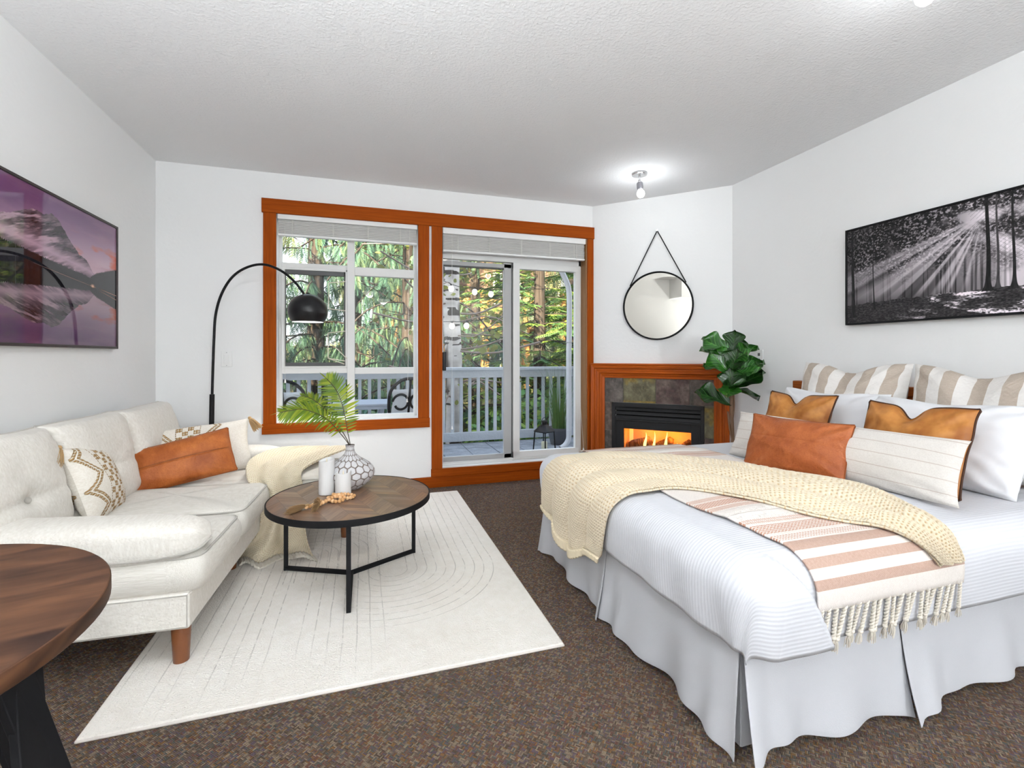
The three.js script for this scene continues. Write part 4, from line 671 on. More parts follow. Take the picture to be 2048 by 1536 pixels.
// ------------------------------------------------------------------ fireplace
{
  const o = thing('fireplace', 'corner gas fireplace in a moulded wood surround with slate tiles', 'fireplace'), p = pieces(o); diag(o, 0, 0, 0.0);
  // stepped moulding swept round the opening: x out from the wall edge inwards, z proud of the wall
  const prof = [[0, 0.0], [0, 0.062], [0.014, 0.07], [0.03, 0.066], [0.036, 0.052], [0.05, 0.05], [0.056, 0.058], [0.07, 0.056], [0.082, 0.042], [0.09, 0.04], [0.096, 0.03], [0.116, 0.026], [0.116, 0.0]];
  const U0 = 0.004, U1 = 1.138, YT = 1.0;
  const run = (a, b, dir, mitre, along) => { // a, b: outer corners; dir: unit vector inwards; mitre: how far each end shortens per unit of width
    const P = [], U = [], I = [], L = Math.hypot(b[0] - a[0], b[1] - a[1]), e = [(b[0] - a[0]) / L, (b[1] - a[1]) / L]; let acc = 0;
    prof.forEach(([d, z], i) => { if (i) acc += Math.hypot(d - prof[i - 1][0], z - prof[i - 1][1]); for (const end of [0, 1]) { const s = end ? L - mitre[1] * d : mitre[0] * d; P.push(a[0] + e[0] * s + dir[0] * d, a[1] + e[1] * s + dir[1] * d, z); U.push(s + a[0], acc); } });
    for (let i = 0; i < prof.length - 1; i++) I.push(2 * i, 2 * i + 1, 2 * i + 3, 2 * i, 2 * i + 3, 2 * i + 2);
    const g = new THREE.BufferGeometry(); g.setAttribute('position', new THREE.Float32BufferAttribute(P, 3)); g.setAttribute('uv', new THREE.Float32BufferAttribute(U, 2)); g.setIndex(I); g.computeVertexNormals(); return toCreasedNormals(g, 0.5);
  };
  p('mantel_rail', run([U0, YT], [U1, YT], [0, -1], [1, 1]), M.mantel); p('mantel_post', run([U0, 0], [U0, YT], [1, 0], [0, 1]), M.mantel); p('mantel_post', run([U1, 0], [U1, YT], [-1, 0], [0, 1]), M.mantel);
  p('mantel_shelf', bx(U0 - 0.002, YT, 0, U1 + 0.002, YT + 0.012, 0.074, 0.003), M.mantel);
  // slate tiles with grout joints
  const slate = (s, a, b, cc) => mat(0xffffff, 0.62, { map: tex(256, 256, (u, v) => { const n = fbm(u * 5, v * 5, 5, 0, 0, s), m = fbm(u * 14, v * 12, 3, 0, 0, s + 5), y = fbm(u * 3 + 5, v * 3, 3, 0, 0, s + 9); let c = mixc(a, b, clamp(n * 1.6 - 0.3)); if (cc) c = mixc(c, cc, clamp((y - 0.5) * 5) * 0.7); return c.map((k) => k * (0.78 + 0.42 * m)); }, true, 1 / 0.28), bumpMap: tex(256, 256, (u, v) => 0.7 * fbm(u * 6, v * 6, 5, 0, 0, s) + 0.3 * fbm(u * 40, v * 40, 2, 0, 0, s), false, 1 / 0.28), bumpScale: 0.006 });
  const S = [slate(11, hx(0x4a4542), hx(0x6e6660)), slate(23, hx(0x57523f), hx(0x757058), hx(0x8a7132)), slate(37, hx(0x534642), hx(0x79695f), hx(0x4d3a3a)), slate(51, hx(0x4d4440), hx(0x74675c), hx(0x42403a))];
  p('grout', [bx(0.116, 0.668, 0.0, 1.026, 0.885, 0.007, 0), bx(0.116, 0, 0, 0.19, 0.668, 0.007, 0), bx(0.945, 0, 0, 1.026, 0.668, 0.007, 0)], mat([0.2, 0.185, 0.16], 0.9));
  const g = 0.002, tile = (u0, y0, u1, y1, k) => p('tile', bx(u0 + g, y0 + g, 0.004, u1 - g, y1 - g, 0.013 + 0.002 * hash(k, 7), 0.002, 'x', k * 1.37), S[k % 4]);
  [[0.116, 0.284], [0.284, 0.563], [0.563, 0.838], [0.838, 1.026]].forEach(([a, b], k) => tile(a, 0.668, b, 0.885, k));
  [[0.415, 0.668, 3], [0.14, 0.415, 0], [0, 0.14, 1]].forEach(([a, b, k]) => { tile(0.116, a, 0.184, b, k); tile(0.949, a - 0.01 < 0 ? 0 : a - 0.01, 1.026, b - (b < 0.6 ? 0.01 : 0), k + 2); });
  // black steel insert
  const iron = mat([0.016, 0.016, 0.017], 0.48), F = 0.02;
  p('insert_frame', [bx(0.184, 0, 0.0, 0.213, 0.666, F, 0.002), bx(0.92, 0, 0.0, 0.949, 0.666, F, 0.002), bx(0.184, 0.63, 0.0, 0.949, 0.666, F, 0.002)], iron);
  for (let k = 0; k < 3; k++) p('louvre', bx(0.213, 0, 0, 0.92, 0.03, 0.008, 0.003).rotateX(-0.45).translate(0, 0.6 - k * 0.038 - 0.002, 0.004), iron);
  p('louvre_box', bx(0.2, 0.5, -0.05, 0.93, 0.64, -0.035, 0), M.blackMatte);
  p('glass_door', [bx(0.217, 0.08, -0.005, 0.29, 0.515, 0.012, 0.003), bx(0.847, 0.08, -0.005, 0.917, 0.515, 0.012, 0.003), bx(0.29, 0.44, -0.005, 0.847, 0.515, 0.012, 0.003), bx(0.29, 0.08, -0.005, 0.847, 0.13, 0.012, 0.003), bx(0.213, 0.508, 0, 0.92, 0.524, 0.02, 0.003), bx(0.213, 0.08, 0, 0.222, 0.524, 0.018, 0.003), bx(0.911, 0.08, 0, 0.92, 0.524, 0.018, 0.003)], iron);
  p('lower_louvre', [bx(0.213, 0.012, 0, 0.92, 0.04, 0.01, 0.003), bx(0.213, 0.046, 0, 0.92, 0.074, 0.01, 0.003)], iron);
  p('fire_glass', at(new THREE.PlaneGeometry(0.557, 0.31), 0.5685, 0.285, 0.002), M.glass);
  const brick = mat([0.5, 0.34, 0.2], 0.9, { bumpMap: wallBump, bumpScale: 0.004 }), D = -0.3;
  p('firebox', [bx(0.26, 0.08, D - 0.02, 0.88, 0.52, D, 0), bx(0.24, 0.08, D, 0.27, 0.52, -0.01, 0), bx(0.865, 0.08, D, 0.895, 0.52, -0.01, 0), bx(0.25, 0.48, D, 0.88, 0.5, -0.01, 0), bx(0.25, 0.07, D, 0.88, 0.1, -0.01, 0)], brick, 'pale firebrick lining');
  const bark = mat(0xffffff, 0.95, { map: tex(256, 256, (u, v) => mixc(hx(0x2a1c14), hx(0x8a6748), Math.pow(fbm(u * 6, v * 30, 4, 6, 30, 3), 1.4)), true, 1), bumpMap: tex(256, 256, (u, v) => fbm(u * 6, v * 30, 4, 6, 30, 3), false, 1), bumpScale: 0.02 });
  const log = (a, b, r, s) => { const A = V(a), B = V(b), L = A.distanceTo(B), gg = grid(22, 12, (u, v) => { const t = u * Math.PI * 2, k = r * (1 + 0.16 * n3(Math.cos(t) * 2, v * 5, Math.sin(t) * 2, s)) * (v < 0.02 || v > 0.98 ? 0.02 : 1); return [k * Math.cos(t), (v - 0.5) * L, k * Math.sin(t)]; }); p('log', gg.applyQuaternion(new THREE.Quaternion().setFromUnitVectors(new THREE.Vector3(0, 1, 0), B.clone().sub(A).normalize())).translate(...A.add(B).multiplyScalar(0.5).toArray()), bark); };
  log([0.29, 0.23, -0.17], [0.5, 0.3, -0.2], 0.062, 1); log([0.36, 0.18, -0.09], [0.8, 0.19, -0.1], 0.045, 3); log([0.56, 0.2, -0.2], [0.84, 0.27, -0.17], 0.05, 5); log([0.46, 0.24, -0.14], [0.68, 0.34, -0.21], 0.034, 7); log([0.7, 0.23, -0.12], [0.83, 0.34, -0.2], 0.03, 9);
  const fm = mat([0, 0, 0], 1); fm.emissive.setRGB(1.0, 0.62, 0.16); fm.emissiveIntensity = 3.4;
  const flame = (x, y, z, h, w, s) => { const k = rng(s), b = k() * 6, gg = grid(12, 18, (u, v) => { const t = u * Math.PI * 2, r = w * Math.pow(Math.sin(Math.PI * Math.pow(0.02 + 0.98 * v, 0.55)), 0.9) * (1 - 0.45 * v) + 0.0004, o2 = Math.sin(v * 5 + b) * w * 0.55 * v + w * 0.9 * (1 - v) * (1 - v) * Math.sin(b); return [x + o2 + r * Math.cos(t), y + v * h, z + r * 0.6 * Math.sin(t)]; }); const f = p('flame', gg, fm); f.castShadow = false; };
  flame(0.457, 0.27, -0.1, 0.13, 0.014, 2); flame(0.533, 0.225, -0.09, 0.19, 0.0125, 3); flame(0.632, 0.225, -0.09, 0.195, 0.017, 6); flame(0.722, 0.24, -0.09, 0.09, 0.016, 12); flame(0.56, 0.22, -0.1, 0.05, 0.022, 8); flame(0.595, 0.22, -0.09, 0.055, 0.024, 10); flame(0.625, 0.22, -0.1, 0.045, 0.018, 14);
  for (const [x, z, y] of [[0.47, -0.16, 0.36], [0.68, -0.16, 0.36]]) { const l = new THREE.PointLight(new THREE.Color(1, 0.31, 0.035), FIRE); l.castShadow = true; l.shadow.radius = 3; l.position.set(x, y, z); o.add(l); }
}
// ------------------------------------------------------------------ fiddle leaf plant
{
  const o = thing('fiddle_leaf_plant', 'potted fiddle leaf fig with broad glossy leaves beside the fireplace', 'potted plant', [2.535, 0, -2.78]), p = pieces(o), k = rng(33);
  p('pot', lathe([[0, 0], [0.1, 0], [0.105, 0.01], [0.13, 0.23], [0.132, 0.24], [0.122, 0.24], [0.118, 0.21], [0, 0.21]], 40), mat([0.12, 0.12, 0.12], 0.6)); p('soil', at(new THREE.CircleGeometry(0.118, 32).rotateX(-Math.PI / 2), 0, 0.212, 0), mat([0.03, 0.02, 0.012], 1));
  const bark = mat([0.2, 0.12, 0.075], 0.9); p('trunk', [tube([[0.01, 0.2, 0], [0.008, 0.45, 0.005], [0.0, 0.72, 0], [0.005, 0.95, 0.01], [-0.005, 1.1, 0]], 0.012, 30, 8), tube([[0.008, 0.45, 0.005], [-0.025, 0.56, 0.01], [-0.05, 0.68, 0.02]], 0.007, 14, 7), tube([[0.004, 0.6, 0.002], [0.022, 0.72, 0], [0.022, 0.85, -0.01]], 0.007, 14, 7)], bark);
  const veins = (u, v) => { const x = Math.abs(u - 0.5), main = Math.exp(-x * x / 0.0003), side = Math.pow(Math.abs(Math.sin((v * 7 - x * 5) * Math.PI)), 22); return Math.max(main, side * 0.75); };
  const lm = tex(256, 256, (u, v) => { const w = veins(u, v), n = fbm(u * 9, v * 9, 3); return mixc(mixc(hx(0x14400f), hx(0x2f7422), n), hx(0x7fae55), w * 0.65); }), lb = tex(256, 256, (u, v) => 0.7 - 0.5 * veins(u, v) + 0.15 * fbm(u * 14, v * 14, 2), false);
  const lmats = [0xffffff, 0xc4d0b8, 0x93a38c, 0xe6f0c8].map((c) => mat(c, 0.32, { map: lm, bumpMap: lb, bumpScale: 0.004, specularIntensity: 1, clearcoat: 0.3, clearcoatRoughness: 0.25 }));
  const leafG = (s) => grid(14, 18, (u, v) => { const x = u * 2 - 1, wv = v < 0.45 ? lerp(0.1, 0.25, sm(v / 0.45)) : lerp(0.25, 0.44, sm((v - 0.45) / 0.3)) * Math.sqrt(Math.max(0, 1 - Math.pow(Math.max(0, (v - 0.72) / 0.28), 2.4))), w = Math.max(0.004, (v < 0.06 ? 0.02 + v * 1.6 : wv)); return [x * w, 0.12 * x * x * (0.5 + v) + 0.035 * Math.sin(v * 13 + x * 5 + s) * Math.abs(x) - 0.22 * v * v, v]; });
  const shapes = [leafG(0), leafG(2), leafG(4)];
  const leaf = (x, y, z, dx, dy, dz, l, up = [0, 1, 0.3]) => { const Z = V([dx, dy, dz]).normalize(), Y = V(up).sub(Z.clone().multiplyScalar(V(up).dot(Z))).normalize(), X = Y.clone().cross(Z), o2 = p('leaf', shapes[Math.floor(k() * 3)], lmats[Math.floor(k() * 4)]); o2.quaternion.setFromRotationMatrix(new THREE.Matrix4().makeBasis(X, Y, Z)); o2.position.set(x, y, z); o2.scale.set(l * 0.95, l, l); };
  // each leaf: height on the stem, where it points and where its face looks, in (right, up, towards the room's middle)
  const B = (a) => [0.74 * a[0] - 0.68 * a[2], a[1], 0.68 * a[0] + 0.74 * a[2]];
  for (const [y, dir, l, face] of [
    [1.08, [0.12, 1, -0.1], 0.19, [-0.1, 0.25, 1]], [1.09, [-0.85, 0.62, 0.1], 0.23, [0.25, 0.6, 0.8]], [1.06, [-0.9, 0.42, 0.05], 0.22, [0.1, 0.9, 0.3]], [1.08, [0.4, 0.9, -0.5], 0.17, [0, 0.3, 1]], [1.07, [0.85, 0.45, -0.3], 0.2, [-0.2, 0.9, 0.3]], [1.03, [0.5, 0.5, 0.6], 0.19, [-0.1, 0.5, 0.9]], 
    [0.94, [-0.55, 0.75, 0.35], 0.24, [0.25, 0.3, 1]], [0.95, [0.15, 0.85, 0.4], 0.2, [-0.15, 0.3, 1]], [0.93, [0.8, 0.4, 0.45], 0.21, [-0.3, 0.75, 0.6]], [0.97, [0.95, 0.4, -0.2], 0.23, [-0.2, 0.85, 0.5]], [0.96, [-0.9, 0.35, -0.25], 0.21, [0.2, 0.8, 0.5]], 
    [0.83, [0.75, 0.6, 0.1], 0.25, [-0.4, 0.55, 0.7]], [0.84, [0.8, -0.2, -0.2], 0.2, [0.2, 0.9, 0.2]], [0.79, [-0.05, 0.9, 0.3], 0.21, [0, 0.2, 1]], [0.83, [0.3, 0.5, 0.75], 0.2, [-0.1, 0.7, 0.6]], [0.72, [-0.86, 0.48, 0.25], 0.26, [0.35, 0.7, 0.6]], [0.86, [-0.1, -0.15, 0.9], 0.2, [0, 0.9, 0.4]], [0.98, [-0.2, 0.4, -0.9], 0.2, [0, 0.9, 0.2]],
  ]) leaf(0, y, 0, ...B(dir), l, B(face));
}

// ------------------------------------------------------------------ bed
const BX = 1.005, BZ0 = -2.36, BZ1 = -1.045, BR = 0.09, BTOP = 0.545;
// where a cloth lies that is unfolded flat over the bed: (px, pz) measured on the flat cloth
function bedPoint(px, pz, lift = 0) {
  const ox = Math.max(0, BX - px), on = Math.max(0, pz - BZ1), of = Math.max(0, BZ0 - pz), oz = Math.max(on, of), sg = on > of ? 1 : -1;
  const q2 = ox > 0 && oz > 0 ? Math.pow(Math.pow(ox, 8) + Math.pow(oz, 8), 0.125) : Math.max(ox, oz), h = Math.hypot(ox, oz) || 1;
  const dx = -ox / h, dz = sg * oz / h, a = Math.min(q2 / BR, Math.PI / 2), rr = BR + lift;
  let out = rr * Math.sin(a), down = BR - rr * Math.cos(a); const past = Math.max(0, q2 - BR * Math.PI / 2); down += past;
  out += 0.012 * Math.sin(Math.PI * clamp(q2 / 0.3)) - 0.05 * past * past * 4;
  const bx2 = Math.max(px, BX), bz2 = clamp(pz, BZ0, BZ1);
  const edge = Math.min(px - BX, BZ1 - pz, pz - BZ0), flat = step(0, 0.25, edge);
  const puff = (0.012 * n3(px * 2.3, pz * 2.3, 0, 3) + 0.006 * n3(px * 6, pz * 6, 1, 5)) * (0.5 + 0.5 * flat) * step(2.5, 1.7, px) + 0.018 * flat * step(2.4, 1.6, px);
  return [bx2 + dx * out, BTOP + puff - down, bz2 + dz * out];
}
const bed = thing('bed', 'wide bed with white pleated skirt and wooden headboard at right', 'bed', [1.85, 0, -1.72]);
{
  const p = pieces(bed), X = (x) => x - 1.85, Z = (z) => z + 1.72, sk = mat([0.54, 0.54, 0.565], 0.85, { bumpMap: linenBump, bumpScale: 0.0006 });
  p('box_spring', bx(X(0.99), 0.1, Z(-2.38), X(2.74), 0.34, Z(-1.05), 0.02), M.white); p('mattress', bx(X(1.0), 0.34, Z(-2.37), X(2.74), 0.505, Z(-1.06), 0.06), M.white);
  p('headboard', [bx(X(2.755), 0.02, Z(-2.46), X(2.805), 0.905, Z(-0.96), 0.006), bx(X(2.75), 0.86, Z(-2.465), X(2.808), 0.912, Z(-0.955), 0.006)], M.headboard);
  for (const [x, z] of [[1.06, -2.32], [1.06, -1.1], [2.68, -2.32], [2.68, -1.1]]) p('leg', rod([X(x), 0.001, Z(z)], [X(x), 0.1, Z(z)], 0.02, 0.024, 12), M.black);
  // skirt: flat panels hung between split corners, hems swinging out at their ends
  const panel = (a, b, out, seed, liftMid, endL, endR) => { const L = Math.hypot(b[0] - a[0], b[1] - a[1]); return sheet(72, 18, (u, v) => {
    const f = 1 - v, s = u * L, e = Math.pow(Math.abs(u * 2 - 1), 5), wave = 0.014 * Math.sin(s * 17 + seed) * f + 0.007 * Math.sin(s * 43 + seed * 3 + 2 * Math.sin(s * 9)) * f + 0.01 * n3(s * 11, seed, f, seed) * f, o = 0.02 * f + f * f * (0.03 * Math.pow(1 - u, 8) * endL + 0.03 * Math.pow(u, 8) * endR) + wave * Math.pow(f, 0.8);
    const hem = 0.009 + liftMid * (1 - e) * (0.7 + 0.3 * Math.sin(u * 4 + seed)), spread = f * (0.015 * endR * Math.pow(u, 6) - 0.015 * endL * Math.pow(1 - u, 6));
    return [X(lerp(a[0], b[0], u) + (b[0] - a[0]) / L * spread + out[0] * o), lerp(hem, 0.345, v), Z(lerp(a[1], b[1], u) + (b[1] - a[1]) / L * spread + out[1] * o)];
  }, 0.003, (u, v) => [u * L, v * 0.34]); };
  const F = (z0, z1, s, l, r, m = 0.02) => p('skirt_panel', panel([0.955, z0], [0.955, z1], [-1, 0], s, m, l, r), sk), N2 = (x0, x1, s, l, r, m = 0.028) => p('skirt_panel', panel([x0, -1.015], [x1, -1.015], [0, 1], s, m, l, r), sk);
  F(-2.43, -1.735, 1.3, 0.4, 1); F(-1.725, -1.02, 4.4, 1, 0.6); N2(0.965, 1.535, 2.2, 0.7, 1.3); N2(1.55, 2.74, 7, 1.3, 0, 0.022);
  for (const g of [bx(X(0.972), 0.02, Z(-1.85), X(0.976), 0.34, Z(-1.6), 0), bx(X(1.42), 0.02, Z(-1.036), X(1.68), 0.34, Z(-1.032), 0), bx(X(0.972), 0.02, Z(-1.1), X(0.976), 0.34, Z(-1.034), 0), bx(X(0.974), 0.02, Z(-1.036), X(1.08), 0.34, Z(-1.032), 0)]) p('pleat_back', g, sk);
}
{ // duvet, striped in its own white satin weave
  const st = tex(64, 8, (u, v) => sm(clamp(Math.abs(v - 0.5) * 4 - 0.5)), false, 1, 1 / 0.0115), sc = tex(8, 64, (u, v) => { const k = sm(clamp(Math.abs(v - 0.5) * 4 - 0.5)); return [0.945 + 0.03 * k, 0.945 + 0.03 * k, 0.955 + 0.03 * k]; }, true, 1, 1 / 0.0115);
  const m = mat([0.74, 0.745, 0.765], 0.6, { map: sc, bumpMap: st, bumpScale: 0.0004, sheen: 0.4, sheenColor: new THREE.Color(1, 1, 1), sheenRoughness: 0.35 });
  const O = 0.285, x0 = BX - O, x1 = 2.735, z0 = BZ0 - O, z1 = BZ1 + O;
  const fn = (u, v) => {
    const pz = lerp(z0, z1, u), px = lerp(x0, x1, v), P = bedPoint(px, pz);
    const on = clamp((pz - BZ1) / O), ox = clamp((BX - px) / O);
    // the foot end wraps round the near corner as a flap with a sharp edge
    const fl = 0.17 * on + 0.015 - (px - BX), k = step(-0.004, 0.012, fl) * step(0.02, 0.25, on) * (px < BX + 0.3 ? 1 : 0);
    P[2] += 0.034 * k * (px > BX ? 1 : 1 - ox * 0.6); if (px < BX && on > 0) { P[0] -= 0.012 * on; }
    // soft wrinkles down the foot end, pulls towards the corner
    if (ox > 0) { const w = n3(pz * 10, px * 3, 2, 9) * 0.009 + Math.sin(pz * 34 + px * 12) * 0.004 * step(-1.5, -1.1, pz); P[0] -= w * ox; }
    if (on > 0) P[2] += (n3(px * 9, pz * 3, 4, 12) * 0.008) * on;
    P[1] += 0.006 * n3(px * 14, pz * 3, 6, 21) * ox; return P;
  };
  const o = one('duvet', sheet(150, 170, fn, 0.022, (u, v) => [lerp(x0, x1, v), lerp(z0, z1, u)]), m, 'puffy white duvet with fine woven stripes spread over the bed', 'duvet');
  o.userData.label = 'puffy white duvet with fine woven stripes spread over the bed';
}
const lifted = (px, pz, h) => { const e = 0.004, a = bedPoint(px, pz), b = bedPoint(px + e, pz), c = bedPoint(px, pz + e), n = new THREE.Vector3(c[0] - a[0], c[1] - a[1], c[2] - a[2]).cross(new THREE.Vector3(b[0] - a[0], b[1] - a[1], b[2] - a[2])).normalize(); return [a[0] + n.x * h, a[1] + n.y * h, a[2] + n.z * h]; };
{ // flat woven throw across the bed under the knitted one
  const Z0 = -2.52, Z1 = -0.862, N = 2048, L = Z1 - Z0, Wd = 0.62;
  const map = tex(512, N, (u, v) => { // v 1 at the fringed near end
    let d = (1 - v) * L; const x = u * Wd, g = fbm(x * 400, d * 400, 2), white = mixc(hx(0xdfd6cf), hx(0xece5df), g), tan = mixc(hx(0xae9081), hx(0xbfa496), g), rust = mixc(hx(0xb58168), hx(0xca9d86), g); if (d > L / 2) d = L - d;
    const inb = (a, b) => d > a && d < b;
    if (inb(0.05, 0.073) || inb(0.096, 0.12) || inb(0.142, 0.172)) return tan;
    if (inb(0.18, 0.212)) return mod(x, 0.011) < 0.0062 && mod(d, 0.0085) < 0.0048 ? rust : white;
    if (inb(0.225, 0.28)) { const k = mod(d + 0.003 * Math.abs(mod(x / 0.014, 1) - 0.5) * 2, 0.0092); return k < 0.0058 && mod(x + Math.floor(d / 0.0092) * 0.004, 0.014) < 0.0115 ? rust : white; }
    if (inb(0.293, 0.322)) return mod(x, 0.008) < 0.0036 && mod(d, 0.014) < 0.011 ? rust : white;
    if (inb(0.333, 0.41)) return white;
    if (inb(0.42, 0.45) || inb(0.515, 0.545)) return mod(x + d * 0.6, 0.0085) < 0.0042 ? rust : white;
    if (inb(0.458, 0.508)) { const k = mod(d + 0.003 * Math.abs(mod(x / 0.014, 1) - 0.5) * 2, 0.0092); return k < 0.006 ? rust : white; }
    return white;
  }, true, 1 / Wd, 1 / L);
  const bump = tex(256, 1024, (u, v) => { let d = (1 - v) * L, x = u * Wd; if (d > L / 2) d = L - d; const shag = (d > 0.335 && d < 0.362) || (d > 0.378 && d < 0.408) ? fbm(x * 120, d * 160, 2, 0, 0, 3) + 0.5 : 0; return clamp(0.3 + 0.25 * Math.sin(x * 900) * Math.sin(d * 900) + shag * 0.6); }, false, 1 / Wd, 1 / L);
  const o = thing('woven_throw', 'flat woven throw with tan stripes and knotted fringe across the bed', 'throw blanket'), p = pieces(o);
  const lx = curve([[1.15, 0, Z0], [1.17, 0, -2.0], [1.165, 0, -1.5], [1.09, 0, -1.16], [1.105, 0, -1.0], [1.13, 0, Z1]]), rx = curve([[1.78, 0, Z0], [1.78, 0, -2.0], [1.77, 0, -1.5], [1.74, 0, -1.16], [1.71, 0, -1.0], [1.69, 0, Z1]]);
  const at3 = (u, v, e = 0) => { const a = lx.getPoint(v), b = rx.getPoint(v), pz = lerp(Z0, Z1, v), shag = Math.exp(-(((Math.min((1 - v), v) * L - 0.372) / 0.03) ** 2)); return lifted(lerp(a.x, b.x, u), pz, 0.006 + e + 0.003 * n3(u * 5, v * 14, 1, 8) + 0.004 * shag); };
  p('cloth', sheet(40, 130, at3, 0.007, (u, v) => [u * Wd, v * L]), mat(0xffffff, 0.92, { map, bumpMap: bump, bumpScale: 0.004 }));
  // shaggy tufted bands
  const k = rng(5), tg = [], strand = (P, Q, r) => rod(P, Q, r, r * 0.5, 4);
  for (const d of [0.348, 0.392]) for (let i = 0; i < 340; i++) { const u = k(), v = 1 - (d + (k() - 0.5) * 0.02) / L, a = at3(u, v, 0.001), b = at3(clamp(u + (k() - 0.5) * 0.02), v + 0.006 + 0.01 * k(), 0.004 + 0.006 * k()); tg.push(strand(a, b, 0.0016)); }
  p('tufted_band', tg, mat([0.84, 0.81, 0.77], 0.95), 'shaggy white tufts');
  const twist = (() => { const g = []; for (let s = 0; s < 2; s++) { const P = []; for (let i = 0; i <= 22; i++) { const t = i / 22, a = t * Math.PI * 9 + s * Math.PI; P.push([0.0028 * Math.cos(a), -t * 0.088, 0.0028 * Math.sin(a)]); } g.push(tube(P, 0.0031, 60, 6)); } return merge(g); })();
  const knot = new THREE.SphereGeometry(0.0066, 10, 8).translate(0, -0.09, 0), tuft = merge([...Array(14)].map((_, i) => { const a = i * 2.4, r = 0.0085 * Math.sqrt(i / 14); return tube([[0, -0.092, 0], [Math.cos(a) * r * 0.8, -0.105, Math.sin(a) * r * 0.8], [Math.cos(a) * r, -0.119 - 0.004 * (i % 3), Math.sin(a) * r]], 0.0011, 4, 4); }));
  const tassG = merge([twist, knot, tuft]), cot = mat([0.76, 0.7, 0.61], 0.95);
  for (let i = 0; i < 21; i++) { const u = (i + 0.5 + 0.35 * (k() - 0.5)) / 21, P = at3(u, 1), Q = at3(u, 1.0 - 0.02 / L), o2 = p('tassel', tassG, cot); o2.position.set(P[0], P[1] + 0.002, P[2] + 0.004); o2.rotation.set(0.1 + 0.1 * k(), k() * 6, (k() - 0.5) * 0.3, 'XZY'); o2.scale.setScalar(0.92 + 0.16 * k()); }
  p('hem_cord', tube(Array.from({ length: 22 }, (_, i) => { const P = at3(i / 21, 1); return [P[0], P[1], P[2] + 0.003]; }), 0.004, 120, 6), cot);
  const far = []; for (let i = 0; i < 120; i++) { const u = k(), a = at3(u, 0.0), b = [a[0] + (k() - 0.5) * 0.02, a[1] + (k() - 0.6) * 0.03, a[2] - 0.02 - 0.02 * k()]; far.push(strand(a, b, 0.0018)); } p('far_fringe', far, cot);
}
{ // chunky knitted throw, hanging over the foot end and gathered towards the near side
  const lo = curve([[0.62, 0, -1.69], [0.71, 0, -1.66], [0.85, 0, -1.6], [0.98, 0, -1.545], [1.09, 0, -1.53], [1.19, 0, -1.45], [1.265, 0, -1.3], [1.33, 0, -1.16], [1.43, 0, -1.06], [1.51, 0, -0.985], [1.57, 0, -0.925]]);
  const hi = curve([[0.65, 0, -2.31], [0.73, 0, -2.32], [0.85, 0, -2.29], [0.98, 0, -2.25], [1.13, 0, -2.23], [1.37, 0, -2.1], [1.6, 0, -1.9], [1.7, 0, -1.7], [1.8, 0, -1.4], [1.79, 0, -1.2], [1.71, 0, -1.01], [1.66, 0, -0.93]]);
  const f = (u, v) => { const a = lo.getPoint(v), b = hi.getPoint(v), w = step(0.0, 0.3, v), ph = u * Math.PI * 3.6 + 0.5 + v * 1.6 + 0.8 * n3(u * 2, v * 3, 5, 6); const fold = Math.pow(Math.abs(Math.sin(ph)), 0.62), gather = 0.012 + 0.02 * step(0.3, 0.9, v), hang = step(0.2, 0, v);
    const uu = u + 0.03 * Math.sin(ph) * (0.6 + w * 0.4), px = lerp(a.x, b.x, clamp(uu, -0.01, 1.01)) + hang * 0.05 * Math.sin(u * 7 + 1.2) * (v < 0.12 ? 1 : 0) * step(0.15, 0, v), pz = lerp(a.z, b.z, clamp(uu, -0.01, 1.01));
    return lifted(px, pz, 0.017 - 0.004 * hang + (0.014 + gather * 0.8) * fold * Math.pow(Math.sin(Math.PI * clamp(u * 0.94 + 0.03)), 0.5) + 0.014 * fold * hang + 0.005 * n3(u * 7, v * 11, 1, 4)); };
  const Lg = 1.75, o = thing('knitted_throw', 'chunky cream honeycomb knit throw trailing over the bed foot', 'throw blanket');
  const uvx = (u, v) => [u * lerp(0.68, 0.5, v), v * Lg], F2 = (u, v) => f(1 - u, v);
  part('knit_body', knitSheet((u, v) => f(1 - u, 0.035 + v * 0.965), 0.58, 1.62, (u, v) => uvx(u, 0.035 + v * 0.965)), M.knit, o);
  part('ribbed_border', sheet(160, 8, (u, v) => { const p = f(u, v * 0.038); p[0] -= 0.002 * Math.sin(u * Math.PI * 76); return p; }, 0.011, (u, v) => [u * 0.6, v * 0.05]), mat([0.8, 0.69, 0.5], 0.95), o, 'ribbed knit border');
}
// ---- pillows, back to front; fronts face the foot end
function bedPillow(label, w, h, t, x, z, tilt, yaw, m, opt, y = 0.548, name = 'cushion', cat = 'cushion') { const o = thing(name, label, cat, [x, y, z], -Math.PI / 2 + yaw); o.rotation.x = tilt; part('cover', pillow(w, h, t, opt), m, o); return o; }
const stripeCloth = tex(512, 64, (u, v) => { const k = mod(u * 10.5 + 0.35, 2), g = 0.5 * fbm(u * 260, v * 30, 2) + 0.5 * vn(u * 40, v * 64); return k < 1 ? mixc(hx(0xdad5d0), hx(0xe9e6e2), g) : mixc(hx(0xa99b8d), hx(0xc2b5a8), g); }, true, 1 / 0.62, 1 / 0.06);
M.euro = mat(0xffffff, 0.9, { map: stripeCloth, bumpMap: weave(48, 3), bumpScale: 0.002 });
M.sheet = mat([0.74, 0.74, 0.76], 0.75, { sheen: 0.3, sheenColor: new THREE.Color(1, 1, 1) });
const euro = { pinch: 0.05, wr: 0.012, dent: 0.05, dentW: 0.4, n: 44, pow: 0.45, wl: 0.14 };
bedPillow('large striped pillow leaning on the headboard nearest the plant', 0.6, 0.5, 0.18, 2.53, -1.955, -0.2, 0.02, M.euro, { ...euro, seed: 4 }, 0.548, 'striped_pillow', 'pillow');
